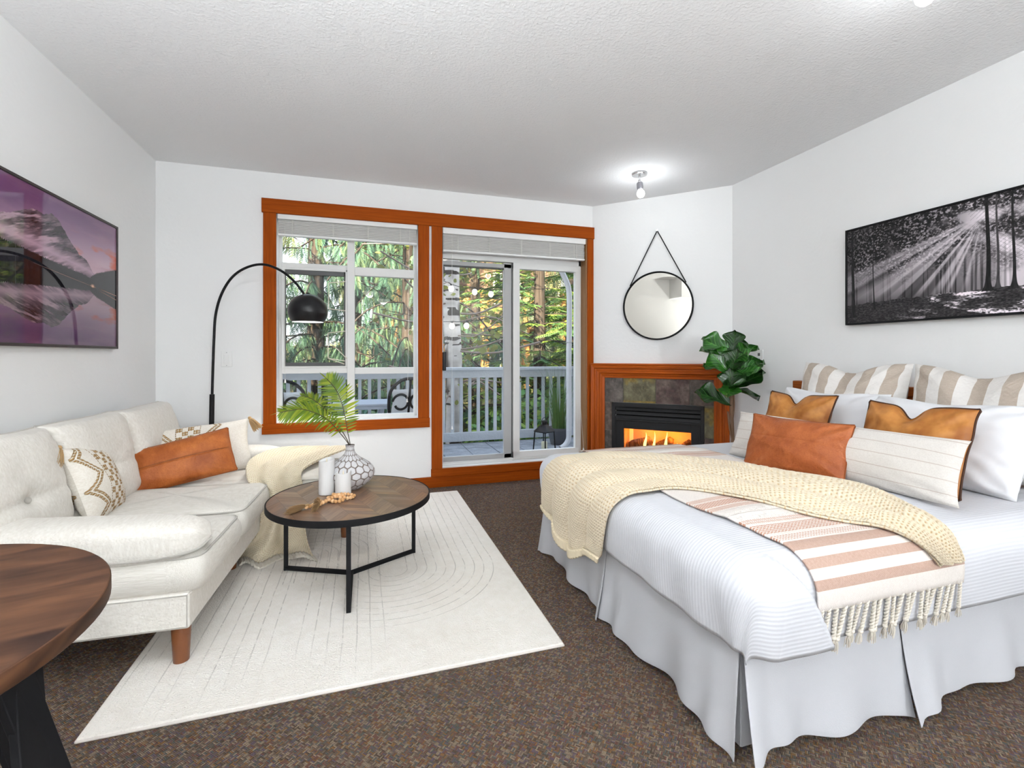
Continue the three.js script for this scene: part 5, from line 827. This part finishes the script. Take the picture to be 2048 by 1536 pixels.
bedPillow('large striped pillow cut off by the right edge of the frame', 0.64, 0.5, 0.18, 2.53, -1.335, -0.2, -0.02, M.euro, { ...euro, seed: 9, dentAt: -0.1 }, 0.548, 'striped_pillow', 'pillow');
const wopt = { pinch: 0.035, wr: 0.014, n: 48, pow: 0.42, wl: 0.11, dent: 0.02, dentW: 0.5 };
bedPillow('plain white pillow behind the smaller looking amber cushion', 0.6, 0.365, 0.19, 2.37, -1.985, -0.42, 0.03, M.sheet, { ...wopt, seed: 14 }, 0.548, 'white_pillow', 'pillow');
bedPillow('plain white pillow behind the nearer amber cushion', 0.6, 0.37, 0.2, 2.27, -1.385, -0.42, -0.02, M.sheet, { ...wopt, seed: 17 }, 0.548, 'white_pillow', 'pillow');
const velvet = tex(256, 256, (u, v) => { const n = fbm(u * 6, v * 7, 4, 6, 7, 3), k = fbm(u * 18, v * 9, 3, 18, 9, 8); return mixc(hx(0x8c5220), hx(0xc48848), clamp(n * 1.5 - 0.35 + 0.6 * (k - 0.5))); }, true, 2.4);
M.velvet = mat(0xffffff, 0.42, { map: velvet, sheen: 0.4, sheenColor: new THREE.Color(1, 0.72, 0.35), sheenRoughness: 0.35 });
M.piping = mat([0.055, 0.022, 0.012], 0.7);
for (const [label, x, z, w, h, s, yaw] of [['amber velvet cushion with dark piping, the one nearer the plant', 2.15, -1.965, 0.39, 0.345, 5, 0.04], ['amber velvet cushion with dark piping, the one nearer the camera', 2.06, -1.35, 0.41, 0.35, 8, 0.0]]) {
  const opt = { pinch: 0.07, wr: 0.009, dent: 0.055, dentW: 0.2, dentAt: -0.08, n: 44, seed: s }, o = bedPillow(label, w, h, 0.14, x, z, -0.36, yaw, M.velvet, opt, 0.552, 'velvet_cushion');
  part('piping', tube(seamLine(w, h, opt), 0.0042, 160, 6, true), M.piping, o);
}
{ // long lumbar cushion and the leather one before it
  const lm = tex(64, 512, (u, v) => { const y = v * 0.27, k = Math.abs(mod(y - 0.012, 0.048) - 0.024), g = fbm(u * 40, v * 160, 2); return mixc(mixc(hx(0xd8d1ca), hx(0xe9e4de), g), hx(0xb9a69b), clamp(1 - k / 0.0022) * 0.8); }, true, 1 / 0.1, 1 / 0.27);
  bedPillow('long ivory lumbar cushion with thin horizontal stripes', 0.985, 0.24, 0.16, 1.885, -1.56, -0.34, 0.062, mat(0xffffff, 0.93, { map: lm, bumpMap: linenBump, bumpScale: 0.0016 }), { pinch: 0.035, wr: 0.006, n: 56, seed: 21, wl: 0.2, pow: 0.45 }, 0.556, 'lumbar_cushion');
  const w = 0.44, h = 0.255, seam = (x, y) => 0.004 * Math.exp(-(((y - 0.15) / 0.003) ** 2)) + 0.004 * Math.exp(-(((x + 0.02) / 0.003) ** 2)) * (y < 0.15 ? 1 : 0), opt = { pinch: 0.045, seed: 12, wr: 0.008, n: 56, seam };
  const o = bedPillow('tan leather lumbar cushion leaning on the long ivory cushion', w, h, 0.12, 1.775, -1.61, -0.36, 0.22, M.leatherBed, opt, 0.556, 'leather_cushion');
  part('seam_welt', tube(seamLine(w, h, opt), 0.0026, 160, 6, true), M.leatherBed, o);
}

// ------------------------------------------------------------------ outside: deck, railing, trees
const XD0 = -2.2, XD1 = 3.6, ZD = -5.72, YD = 0.03;
M.siding = mat([0.2, 0.16, 0.12], 0.85); M.paint = mat([0.5, 0.53, 0.57], 0.7, { bumpMap: wallBump, bumpScale: 0.003 });
struct('wall_unseen_upper', bx(-11, 2.6, -4.05, 11, 3.7, -3.9, 0), M.siding);  // out of view, height chosen to keep the sun off the deck
struct('wall_unseen_left', bx(-11, -1, -4.05, XL - 0.151, 2.6, -3.9, 0), M.siding); struct('wall_unseen_right', bx(XR + 0.151, -1, -4.05, 11, 2.6, -3.9, 0), M.siding);  // out of view, placed to stop sun passing beside the room
{ // deck paved with slabs
  struct('ground', grid(60, 50, (u, v) => { const x = lerp(-30, 30, u), z = lerp(-4.06, -50, v); return [x, -0.42 + 0.12 * n3(x * 0.5, z * 0.5, 0, 3) + Math.max(0, -z - 9) * 0.06 + 0.02 * n3(x * 3, z * 3, 1), z]; }, (u, v) => [u * 60, v * 46]), mat(0xffffff, 1, { map: tex(512, 512, (u, v) => { const a = fbm(u * 20, v * 20, 4, 20), b = fbm(u * 60, v * 60, 2, 60); return mixc(mixc(hx(0x2e281d), hx(0x6b5d45), a), hx(0x55632f), clamp((b - 0.5) * 4)); }, true, 0.5) }));
  const d = structGroup('deck'), p = pieces(d), map = tex(256, 256, (u, v) => { const n = fbm(u * 8, v * 8, 4, 8), f = fbm(u * 60, v * 60, 2, 60); return mixc(hx(0x777a80), hx(0xa3a6ab), clamp(n * 0.9 + 0.4 * (f - 0.4))); }, true, 1 / 0.6), tm = mat(0xffffff, 0.9, { map, bumpMap: wallBump, bumpScale: 0.003 });
  p('deck_base', bx(XD0, -0.25, ZD, XD1, YD - 0.022, -4.051, 0), mat([0.1, 0.1, 0.1], 0.9));
  const S = 0.3, vars = [0, 1, 2, 3].map((k) => box(S - 0.008, 0.022, S - 0.008, 0.003, 'x', k * 0.37));
  for (let z = -4.22; z > ZD + 0.12; z -= S) for (let x = XD0 + 0.16; x < XD1 - 0.1; x += S) p('tile', vars[Math.floor(hash(x * 91 | 0, z * 77 | 0) * 4)], tm).position.set(x, YD - 0.011 + 0.003 * (hash(x * 31 | 0, z * 17 | 0) - 0.5), z);
  const r = thing('deck_railing', 'pale grey painted railing with square balusters along the deck', 'railing', [0.7, YD, -5.6]), q2 = pieces(r), X = (x) => x - 0.7, Y = (y) => y - YD;
  q2('cap_rail', bx(X(XD0), Y(0.905), -0.07, X(XD1), Y(0.94), 0.07, 0.004), M.paint); q2('fascia_rail', bx(X(XD0), Y(0.815), 0.0, X(XD1), Y(0.905), 0.035, 0.003), M.paint); q2('bottom_rail', bx(X(XD0), Y(0.055), -0.02, X(XD1), Y(0.16), 0.03, 0.003), M.paint);
  const bal = box(0.036, 0.68, 0.036, 0.003, 'y', 0); for (let x = XD0 + 0.05; x < XD1; x += 0.1055) if (Math.abs(x + 0.235) > 0.07) q2('baluster', bal, M.paint).position.set(X(x), Y(0.49), -0.005);
  const post = box(0.088, 0.9, 0.088, 0.004, 'y', 0); for (const x of [-2.1, -0.235, 3.5]) q2('post', post, M.paint).position.set(X(x), Y(0.48), -0.03);
}
{ // lantern by the door
  const o = thing('lantern', 'black metal lantern with a candle outside the patio door', 'lantern', [1.87, YD, -4.78], 0.5), p = pieces(o), m = M.black, s = 0.085, h = 0.23;
  p('base', at(box(0.2, 0.014, 0.2, 0.003), 0, 0.012, 0), m); for (const a of [-1, 1]) for (const b of [-1, 1]) p('post', bar([a * s, 0.016, b * s], [a * s * 0.86, h, b * s * 0.86], 0.011, 0.011), m);
  p('top_frame', [bar([-0.078, h, -0.075], [0.078, h, -0.075], 0.012, 0.012), bar([-0.078, h, 0.075], [0.078, h, 0.075], 0.012, 0.012), bar([-0.075, h, -0.075], [-0.075, h, 0.075], 0.012, 0.012), bar([0.075, h, -0.075], [0.075, h, 0.075], 0.012, 0.012)], m);
  p('roof', at(new THREE.CylinderGeometry(0.032, 0.12, 0.075, 4).rotateY(Math.PI / 4), 0, h + 0.04, 0), m); p('chimney', at(lathe([[0, 0], [0.026, 0], [0.026, 0.025], [0.034, 0.028], [0.03, 0.04], [0, 0.046]], 20), 0, h + 0.076, 0), m);
  p('handle', tube([[-0.05, h + 0.05, 0], [-0.045, h + 0.12, 0], [0, h + 0.15, 0], [0.045, h + 0.12, 0], [0.05, h + 0.05, 0]], 0.003, 24, 6), m);
  for (const a of [0, 1, 2, 3]) p('pane', at(new THREE.PlaneGeometry(0.14, 0.2), 0, 0.12, 0.077).rotateY(a * Math.PI / 2), M.glass); p('candle', at(lathe([[0, 0], [0.032, 0], [0.032, 0.1], [0.02, 0.102], [0, 0.1]], 20), 0, 0.019, 0), mat([0.72, 0.68, 0.5], 0.6));
}
{ // downpipe with its elbow, at the corner of the deck
  const o = thing('downpipe', 'pale grey rain downpipe outside the right side of the patio door', 'downpipe', [2.2, YD, -4.87]), p = pieces(o);
  p('pipe', tube(new THREE.CatmullRomCurve3([[-0.11, 0.02, 0.02], [-0.05, 0.05, 0.01], [-0.005, 0.11, 0], [0, 0.2, 0], [0, 1.0, 0], [0, 1.78, 0], [-0.02, 1.86, 0], [-0.3, 2.35, 0], [-0.4, 2.5, 0]].map(V), false, 'centripetal'), 0.03, 80, 12), mat([0.6, 0.6, 0.62], 0.5)); p('bracket', at(new THREE.TorusGeometry(0.033, 0.004, 8, 24).rotateX(Math.PI / 2), 0, 1.2, 0), M.alu);
}
{ // ornamental grass in a pot
  const o = thing('grass_planter', 'tall green ornamental grass in a pot at the deck corner', 'potted plant', [2.22, YD, -5.2]), p = pieces(o), k = rng(4), g = [];
  p('pot', lathe([[0, 0], [0.1, 0], [0.14, 0.2], [0.13, 0.2], [0.12, 0.17], [0, 0.17]], 28), mat([0.09, 0.09, 0.1], 0.6));
  for (let i = 0; i < 170; i++) { const a = k() * 6.28, r = 0.09 * Math.sqrt(k()), l = 0.45 + 0.5 * k(), o2 = 0.12 + 0.3 * k() * k(), c = Math.cos(a), s = Math.sin(a); g.push(grid(1, 5, (u, v) => { const w = 0.0042 * (1 - v * 0.95) * (u - 0.5) * 2, q2 = o2 * v * v; return [c * (r + q2) - s * w, 0.16 + l * (v - 0.18 * v * v * o2 * 3), s * (r + q2) + c * w]; })); }
  const b = p('blades', g, mat([0.1, 0.2, 0.05], 0.7, { transmission: 0.3, thickness: 0 })); b.userData.kind = 'stuff';
}
// wrought iron bistro set
function scroll(cx, cy, r, t0, t1, n = 18, k = 0.05) { return Array.from({ length: n }, (_, i) => { const t = lerp(t0, t1, i / (n - 1)), q2 = r * (1 - k * Math.abs(t - t0)); return [cx + q2 * Math.cos(t), cy + q2 * Math.sin(t), 0]; }); }
function bistroChair(label, x, z, turn) {
  const o = thing('bistro_chair', label, 'chair', [x, YD, z], turn), p = pieces(o), m = M.black, r = 0.013;
  for (const s of [-1, 1]) { p('leg', tube([[s * 0.17, 0.42, 0.16], [s * 0.18, 0.2, 0.18], [s * 0.2, 0.005, 0.21]], r, 16, 8), m); p('leg', tube([[s * 0.16, 0.42, -0.17], [s * 0.17, 0.2, -0.2], [s * 0.19, 0.005, -0.24]], r, 16, 8), m); }
  p('seat_ring', tube(Array.from({ length: 28 }, (_, i) => [0.2 * Math.cos(i / 28 * 6.283), 0.43, 0.19 * Math.sin(i / 28 * 6.283)]), r, 60, 8, true), m); p('seat', at(lathe([[0, 0.012], [0.15, 0.012], [0.185, 0.004], [0.185, -0.004], [0, -0.006]], 36), 0, 0.432, 0), m);
  p('back_loop', tube([[-0.17, 0.43, -0.15], [-0.2, 0.58, -0.19], [-0.19, 0.72, -0.22], [-0.1, 0.81, -0.235], [0, 0.83, -0.24], [0.1, 0.81, -0.235], [0.19, 0.72, -0.22], [0.2, 0.58, -0.19], [0.17, 0.43, -0.15]], 0.016, 60, 8), m);
  for (const s of [-1, 1]) { const sc = scroll(s * 0.085, 0.6, 0.085, Math.PI / 2 - s * 1.4, Math.PI / 2 - s * 1.4 + s * 5.6).map(([a, b]) => [a, b, -0.2 - (b - 0.6) * 0.15]); p('scroll', tube(sc, 0.012, 60, 8), m); }
  p('back_splat', tube([[0, 0.43, -0.17], [0.0, 0.6, -0.2], [0, 0.82, -0.24]], 0.012, 20, 8), m);
  p('cushion', pillow(0.34, 0.3, 0.06, { n: 14, seed: 3 }).rotateX(-0.18).translate(0, 0.44, -0.14), mat([0.62, 0.63, 0.65], 0.9), 'pale grey back cushion');
}
bistroChair('black scrolled iron chair seen at the left edge of the window', -0.62, -4.75, R(165)); bistroChair('black scrolled iron chair seen at the right edge of the window', 0.36, -4.85, R(198));
{ const o = thing('bistro_table', 'small slatted grey table between the iron chairs on the deck', 'table', [-0.02, YD, -5.0]), p = pieces(o), m = mat([0.33, 0.36, 0.42], 0.5), a = 0.27; for (let k = 0; k < 6; k++) p('slat', bx(-a, 0.565, -a + k * 0.092, a, 0.585, -a + k * 0.092 + 0.08, 0.004), m); p('apron', [bx(-a + 0.03, 0.53, -a + 0.02, a - 0.03, 0.565, -a + 0.045, 0.002), bx(-a + 0.03, 0.53, a - 0.045, a - 0.03, 0.565, a - 0.02, 0.002)], m); for (const s of [-1, 1]) for (const t of [-1, 1]) p('leg', bar([s * 0.2, 0.54, t * 0.2], [s * 0.12, 0.0, t * 0.24], 0.032, 0.026), m); }
{ // festoon lights between the trees
  const bm = bulbMat(5, [1, 0.95, 0.85]), sets = [['upper festoon string with three glowing bulbs among the trees', [[1.08, 1.95], [1.39, 1.92], [1.61, 1.9]], [0.3, 2.3], [2.5, 1.95]], ['lower festoon string with three glowing bulbs among the trees', [[0.92, 1.47], [1.09, 1.47], [1.28, 1.475]], [0.2, 1.6], [2.2, 1.6]]];
  for (const [label, B, a, b] of sets) { const z = -6.05, o = thing('festoon_light', label, 'string light', [B[0][0], B[0][1], z]), p = pieces(o), T = ([x, y]) => [x - B[0][0], y + 0.055 - B[0][1], 0]; p('cord', tube([T(a), ...B.map(T), T(b)], 0.004, 40, 6), M.black); for (const q2 of B) { const [x, y] = T(q2); p('lamp_holder', at(new THREE.CylinderGeometry(0.012, 0.014, 0.034, 12), x, y - 0.015, 0), M.black); p('bulb', at(new THREE.SphereGeometry(0.034, 16, 12).scale(1, 1.15, 1), x, y - 0.06, 0), bm); } }
}
// ---- trees
const needles = (drop, seed) => { const g = [], k = rng(seed), n = 12; for (let i = 0; i < n; i++) for (const s of [-1, 1]) { const t = i / n, l = 0.42 * Math.sin(Math.PI * (0.12 + 0.8 * (1 - t))) * (0.8 + 0.4 * k()) * (drop ? 0.42 : 0.8), y = -drop * t * t * 0.25, a = s * l, q2 = 0.2 * l; g.push(0, y, t, a * 0.5 + 0.0, y - 0.03 - drop * 0.1, t + q2 * 0.6 + 0.012, a, y - (drop ? 0.16 : 0.06) - 0.08 * k(), t + q2 + 0.08); g.push(0, y, t, a, y - (drop ? 0.16 : 0.06), t + q2 + 0.08, a * 0.55, y - 0.05, t + q2 * 0.3 - 0.006); } const G = new THREE.BufferGeometry(); G.setAttribute('position', new THREE.Float32BufferAttribute(g, 3)); G.computeVertexNormals(); return G; };
const sprayD = needles(1, 3), sprayF = needles(0, 5);
const leafMat = (c) => mat(c, 0.8, { transmission: 0.3, thickness: 0 });
const mGreen = leafMat([1, 1, 1]), barkM = mat(0xffffff, 0.95, { map: tex(128, 256, (u, v) => mixc(hx(0x221d1a), hx(0x564e47), fbm(u * 16, v * 10, 4, 16, 10, 4)), true, 3, 2) });
const birchM = mat(0xffffff, 0.8, { map: tex(256, 512, (u, v) => { const n = fbm(u * 5, v * 40, 4, 5, 40, 4), d = fbm(u * 3, v * 60, 2, 3, 60, 9), big = fbm(u * 4, v * 8, 3, 4, 8, 12); let c = mixc(hx(0xa9a29c), hx(0xe6e2de), n); if (d > 0.66) c = hx(0x3a332e); return mixc(c, hx(0x4a423c), clamp((big - 0.62) * 8)); }, true, 1, 2) }); birchM.map.rotation = Math.PI / 2;
function conifer(label, x, z, h, rad, o2) {
  const { seed, base = 0, droop = 0.5, flat = false, tones, step2 = 0.2, size = 0.42, trunk = 0.14, per = 0.12, up0 = 0.4, group = 'conifers beyond the railing' } = o2, k = rng(seed), y0 = -0.6;
  const o = thing('conifer', label, 'tree', [x, y0, z], 0, group), br = [], M4 = [], C = [], q2 = new THREE.Quaternion(), sc = new THREE.Vector3(), X = new THREE.Vector3(), Y = new THREE.Vector3(), col = new THREE.Color();
  part('trunk', rod([0, 0, 0], [0, h, 0], trunk, 0.02, 12), barkM, o);
  for (let y = up0; y < h; y += step2 * (y > 6 ? 2.2 : 1)) for (let i = 0; i < 3; i++) {
    const a = k() * Math.PI * 2, L = rad * Math.pow(1 - y / h, 0.75) * (0.6 + 0.5 * k()), c = Math.cos(a), s = Math.sin(a), pts = [0, 0.35, 0.7, 1].map((t) => [c * L * t, y + 0.12 * L * t - droop * L * t * t * (0.75 + 0.2 * k()), s * L * t]);
    const cv = curve(pts); if (y < 6) br.push(new THREE.TubeGeometry(cv, 7, 0.006 + 0.004 * L, 4));
    const n = Math.max(3, Math.floor(L / per)); for (let j = 1; j <= n; j++) for (const sd of y > 6 ? [k() < 0.5 ? -1 : 1] : [-1, 1]) {
      const t = Math.min(1, (j + k() * 0.8) / n), P = cv.getPoint(t), T = cv.getTangent(t), side = new THREE.Vector3(-s, 0, c).multiplyScalar(sd), dir = flat ? T.clone().multiplyScalar(0.75).add(side.multiplyScalar(0.8)).add(new THREE.Vector3(0, -0.15 + 0.2 * (k() - 0.5), 0)) : T.clone().multiplyScalar(0.3).add(side.multiplyScalar(0.35 * (0.4 + k()))).add(new THREE.Vector3((k() - 0.5) * 0.3, -0.9, (k() - 0.5) * 0.3)); dir.normalize();
      Y.set((k() - 0.5) * 0.5 + (flat ? 0 : c), flat ? 1 : 0.2, (k() - 0.5) * 0.5 + (flat ? 0 : s)); Y.addScaledVector(dir, -Y.dot(dir)).normalize(); X.crossVectors(Y, dir);
      const S = size * (y > 6 ? 1.7 : 1) * (0.6 + 0.7 * k()); M4.push(new THREE.Matrix4().compose(P, q2.setFromRotationMatrix(new THREE.Matrix4().makeBasis(X, Y, dir)), sc.set(S, S, S)).clone());
      const w = k(), tn = tones[Math.floor(k() * tones.length)]; C.push(col.setRGB(tn[0] * (0.7 + 0.7 * w), tn[1] * (0.7 + 0.7 * w), tn[2] * (0.7 + 0.6 * w)).clone());
    }
  }
  const b = part('branches', br, barkM, o); b.userData.kind = 'stuff';
  const f = new THREE.InstancedMesh(flat ? sprayF : sprayD, mGreen, M4.length); M4.forEach((m, i) => { f.setMatrixAt(i, m); f.setColorAt(i, C[i]); }); f.name = 'foliage'; f.castShadow = f.receiveShadow = true; f.userData.kind = 'stuff'; o.add(f); return o;
}
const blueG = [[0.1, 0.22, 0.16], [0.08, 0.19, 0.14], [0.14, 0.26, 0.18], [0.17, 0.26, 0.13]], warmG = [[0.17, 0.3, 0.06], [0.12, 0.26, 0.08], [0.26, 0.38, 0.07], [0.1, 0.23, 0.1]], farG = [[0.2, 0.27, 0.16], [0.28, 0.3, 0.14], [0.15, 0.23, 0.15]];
conifer('spruce with bare grey trunk behind the upper left window pane', -0.82, -9.2, 13, 2.6, { seed: 3, droop: 0.55, tones: blueG, trunk: 0.17, step2: 0.22, up0: 0.3, size: 0.24 });
conifer('dense drooping spruce filling the right half of the window', 0.75, -8.4, 11, 2.3, { seed: 8, droop: 0.7, tones: blueG, step2: 0.2, up0: 0.2, size: 0.23 });
conifer('drooping spruce at the left edge of the window view', -2.3, -8.2, 10, 1.9, { seed: 15, droop: 0.6, tones: blueG, step2: 0.22, size: 0.28 });
conifer('bright green hemlock with layered boughs behind the fixed door panel', 3.15, -8.3, 9, 1.75, { seed: 21, droop: 0.28, flat: true, tones: warmG, step2: 0.17, size: 0.22 });
conifer('yellow green hemlock behind the bright one, above the railing', 2.35, -10.2, 10, 1.5, { seed: 27, droop: 0.3, flat: true, tones: warmG, step2: 0.2, size: 0.27 });
conifer('slender dark conifer between the two spruces in the window view', -0.15, -11.2, 11, 1.9, { seed: 71, droop: 0.6, tones: blueG, step2: 0.22, size: 0.3 });
conifer('young yellow green hemlock just beyond the railing at the middle of the door', 2.28, -7.7, 4.6, 0.75, { seed: 63, droop: 0.3, flat: true, tones: warmG, step2: 0.15, size: 0.2, trunk: 0.05 });
conifer('hemlock at the right, mostly hidden by the door jamb', 4.7, -9.0, 10, 2.2, { seed: 35, droop: 0.35, flat: true, tones: warmG, step2: 0.2, size: 0.42 });
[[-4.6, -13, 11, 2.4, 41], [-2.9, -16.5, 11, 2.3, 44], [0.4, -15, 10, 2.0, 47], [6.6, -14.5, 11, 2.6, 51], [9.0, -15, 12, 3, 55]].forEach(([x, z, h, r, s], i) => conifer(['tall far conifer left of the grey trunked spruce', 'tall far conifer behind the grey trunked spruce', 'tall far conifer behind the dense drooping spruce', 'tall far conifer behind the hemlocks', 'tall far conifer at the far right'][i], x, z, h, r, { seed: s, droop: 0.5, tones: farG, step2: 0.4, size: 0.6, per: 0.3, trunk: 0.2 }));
{ // birch
  const o = thing('birch_tree', 'pale birch trunk with dark knots left in the door view', 'tree', [1.15, -0.5, -6.3]), p = pieces(o), k = rng(12), tr = curve([[0, 0, 0], [0.02, 1.2, 0], [-0.03, 2.6, 0], [0.03, 4.5, 0.1], [0, 7, 0]]);
  p('trunk', new THREE.TubeGeometry(tr, 40, 0.115, 16), birchM); const tw = [], M4 = [], m = new THREE.Matrix4(), e = new THREE.Euler(), q2 = new THREE.Quaternion();
  for (let i = 0; i < 46; i++) { const y = 1.0 + k() * 3.6, a = k() * 6.28, L = 0.5 + 0.9 * k(), c = Math.cos(a), s = Math.sin(a), P0 = [c * 0.1, y, s * 0.1], P1 = [c * L * 0.5, y + 0.1 * (k() - 0.3), s * L * 0.5], P2 = [c * L, y - 0.25 + 0.5 * k(), s * L]; const cv = curve([P0, P1, P2]); tw.push(new THREE.TubeGeometry(cv, 6, 0.008 + 0.006 * k(), 4)); for (let j = 0; j < 9; j++) { const P = cv.getPoint(0.3 + 0.7 * k()); m.compose(P.add(new THREE.Vector3((k() - 0.5) * 0.3, (k() - 0.6) * 0.3, (k() - 0.5) * 0.3)), q2.setFromEuler(e.set(k() * 6, k() * 6, k() * 6)), new THREE.Vector3(1, 1, 1).multiplyScalar(0.05 + 0.05 * k())); M4.push(m.clone()); } }
  p('twigs', tw, mat([0.25, 0.2, 0.17], 0.9)).userData.kind = 'stuff'; const lg = grid(2, 3, (u, v) => [(u - 0.5) * 0.9 * Math.sin(Math.PI * (0.1 + 0.85 * v)), 0.1 * Math.abs(u - 0.5), v]), f = new THREE.InstancedMesh(lg, leafMat([0.22, 0.24, 0.06]), M4.length); M4.forEach((a, i) => f.setMatrixAt(i, a)); f.name = 'leaves'; f.userData.kind = 'stuff'; f.castShadow = true; o.add(f);
}
// low shrubs against the railing
function shrub(label, x, z, r, h, tones, seed) {
  const o = thing('shrub', label, 'shrub', [x, -0.45, z], 0, 'shrubs below the deck railing'), k = rng(seed), n = Math.floor(900 * r), lg = grid(2, 3, (u, v) => [(u - 0.5) * 0.8 * Math.sin(Math.PI * (0.1 + 0.85 * v)), 0.15 * Math.abs(u - 0.5) - 0.2 * v * v, v]), f = new THREE.InstancedMesh(lg, mGreen, n), m = new THREE.Matrix4(), q2 = new THREE.Quaternion(), e = new THREE.Euler(), st = [], c = new THREE.Color();
  for (let i = 0; i < n; i++) { const a = k() * 6.28, b = Math.acos(k()), R2 = Math.pow(k(), 0.4), y = h * R2 * Math.cos(b) + 0.08, q = r * R2 * Math.sin(b); m.compose(new THREE.Vector3(q * Math.cos(a), y, q * Math.sin(a)), q2.setFromEuler(e.set(k() * 6, k() * 6, k() * 6)), new THREE.Vector3(1, 1, 1).multiplyScalar(0.05 + 0.06 * k())); f.setMatrixAt(i, m); const t = tones[Math.floor(k() * tones.length)], w = 0.7 + 0.6 * k(); f.setColorAt(i, c.setRGB(t[0] * w, t[1] * w, t[2] * w)); }
  f.name = 'foliage'; f.userData.kind = 'stuff'; f.castShadow = true; o.add(f); for (let i = 0; i < 9; i++) { const a = k() * 6.28; st.push(rod([0, 0, 0], [Math.cos(a) * r * 0.6, h * 0.7, Math.sin(a) * r * 0.6], 0.012, 0.005, 5)); } part('stems', st, barkM, o).userData.kind = 'stuff';
}
[['leafy shrub below the railing left of the table', -1.3, -6.5, 0.55, 0.6, blueG, 3], ['leafy shrub below the railing behind the table', 0.1, -6.7, 0.6, 0.75, blueG, 5], ['leafy shrub below the railing under the birch', 1.75, -6.35, 0.5, 0.7, warmG, 7], ['leafy shrub below the railing at the middle of the door', 2.35, -6.6, 0.6, 0.95, warmG, 9], ['leafy shrub below the railing behind the lantern', 3.0, -6.5, 0.55, 0.7, farG, 11], ['leafy shrub below the railing at the right', 3.6, -6.7, 0.6, 0.9, warmG, 13]].forEach((a) => shrub(...a));
{ // neighbouring house behind the trees
  const o = thing('house', 'brown shingled house with sunlit orange deck posts behind the trees', 'house', [5.2, -0.6, -17]), p = pieces(o), sh = mat(0xffffff, 0.95, { map: tex(256, 256, (u, v) => { const j = Math.floor(v * 16), i = Math.floor(u * 12 + (j & 1) * 0.5); return mixc(hx(0x4b3d33), hx(0x73604f), hash(mod(i, 12), j, 3)).map((c) => c * (mod(v * 16, 1) < 0.08 ? 0.7 : 1)); }, true, 0.4) }), wood = mat([0.5, 0.24, 0.08], 0.8);
  p('wall', bx(-4.5, 0, -5, 4.5, 5.4, 0, 0), sh); for (const [x, y] of [[-3.2, 1.2], [-1.4, 1.2], [1.2, 1.2], [-3.2, 3.6], [-0.6, 3.6], [2, 3.6]]) { const w = p('window', bx(x, y, 0, x + 1.1, y + 1.2, 0.04, 0.005), M.vinyl); part('pane', bx(x + 0.07, y + 0.07, 0.03, x + 1.03, y + 1.13, 0.05, 0), mat([0.1, 0.12, 0.14], 0.08), w); }
  p('roof', [bar([-5.4, 5.2, -2.5], [0, 7.6, -2.5], 0.2, 6.4), bar([5.4, 5.2, -2.5], [0, 7.6, -2.5], 0.2, 6.4)].map((g) => g), mat([0.12, 0.11, 0.11], 0.9)); p('balcony_floor', bx(-4.5, 2.6, 0, 4.5, 2.78, 1.6, 0.005), wood); for (let x = -4.3; x < 4.5; x += 1.45) p('balcony_post', bx(x, 0.3, 1.35, x + 0.24, 3.9, 1.58, 0.006), wood); p('balcony_rail', bx(-4.5, 3.5, 1.4, 4.5, 3.62, 1.5, 0.005), wood);
}

renderer.render(scene, camera);
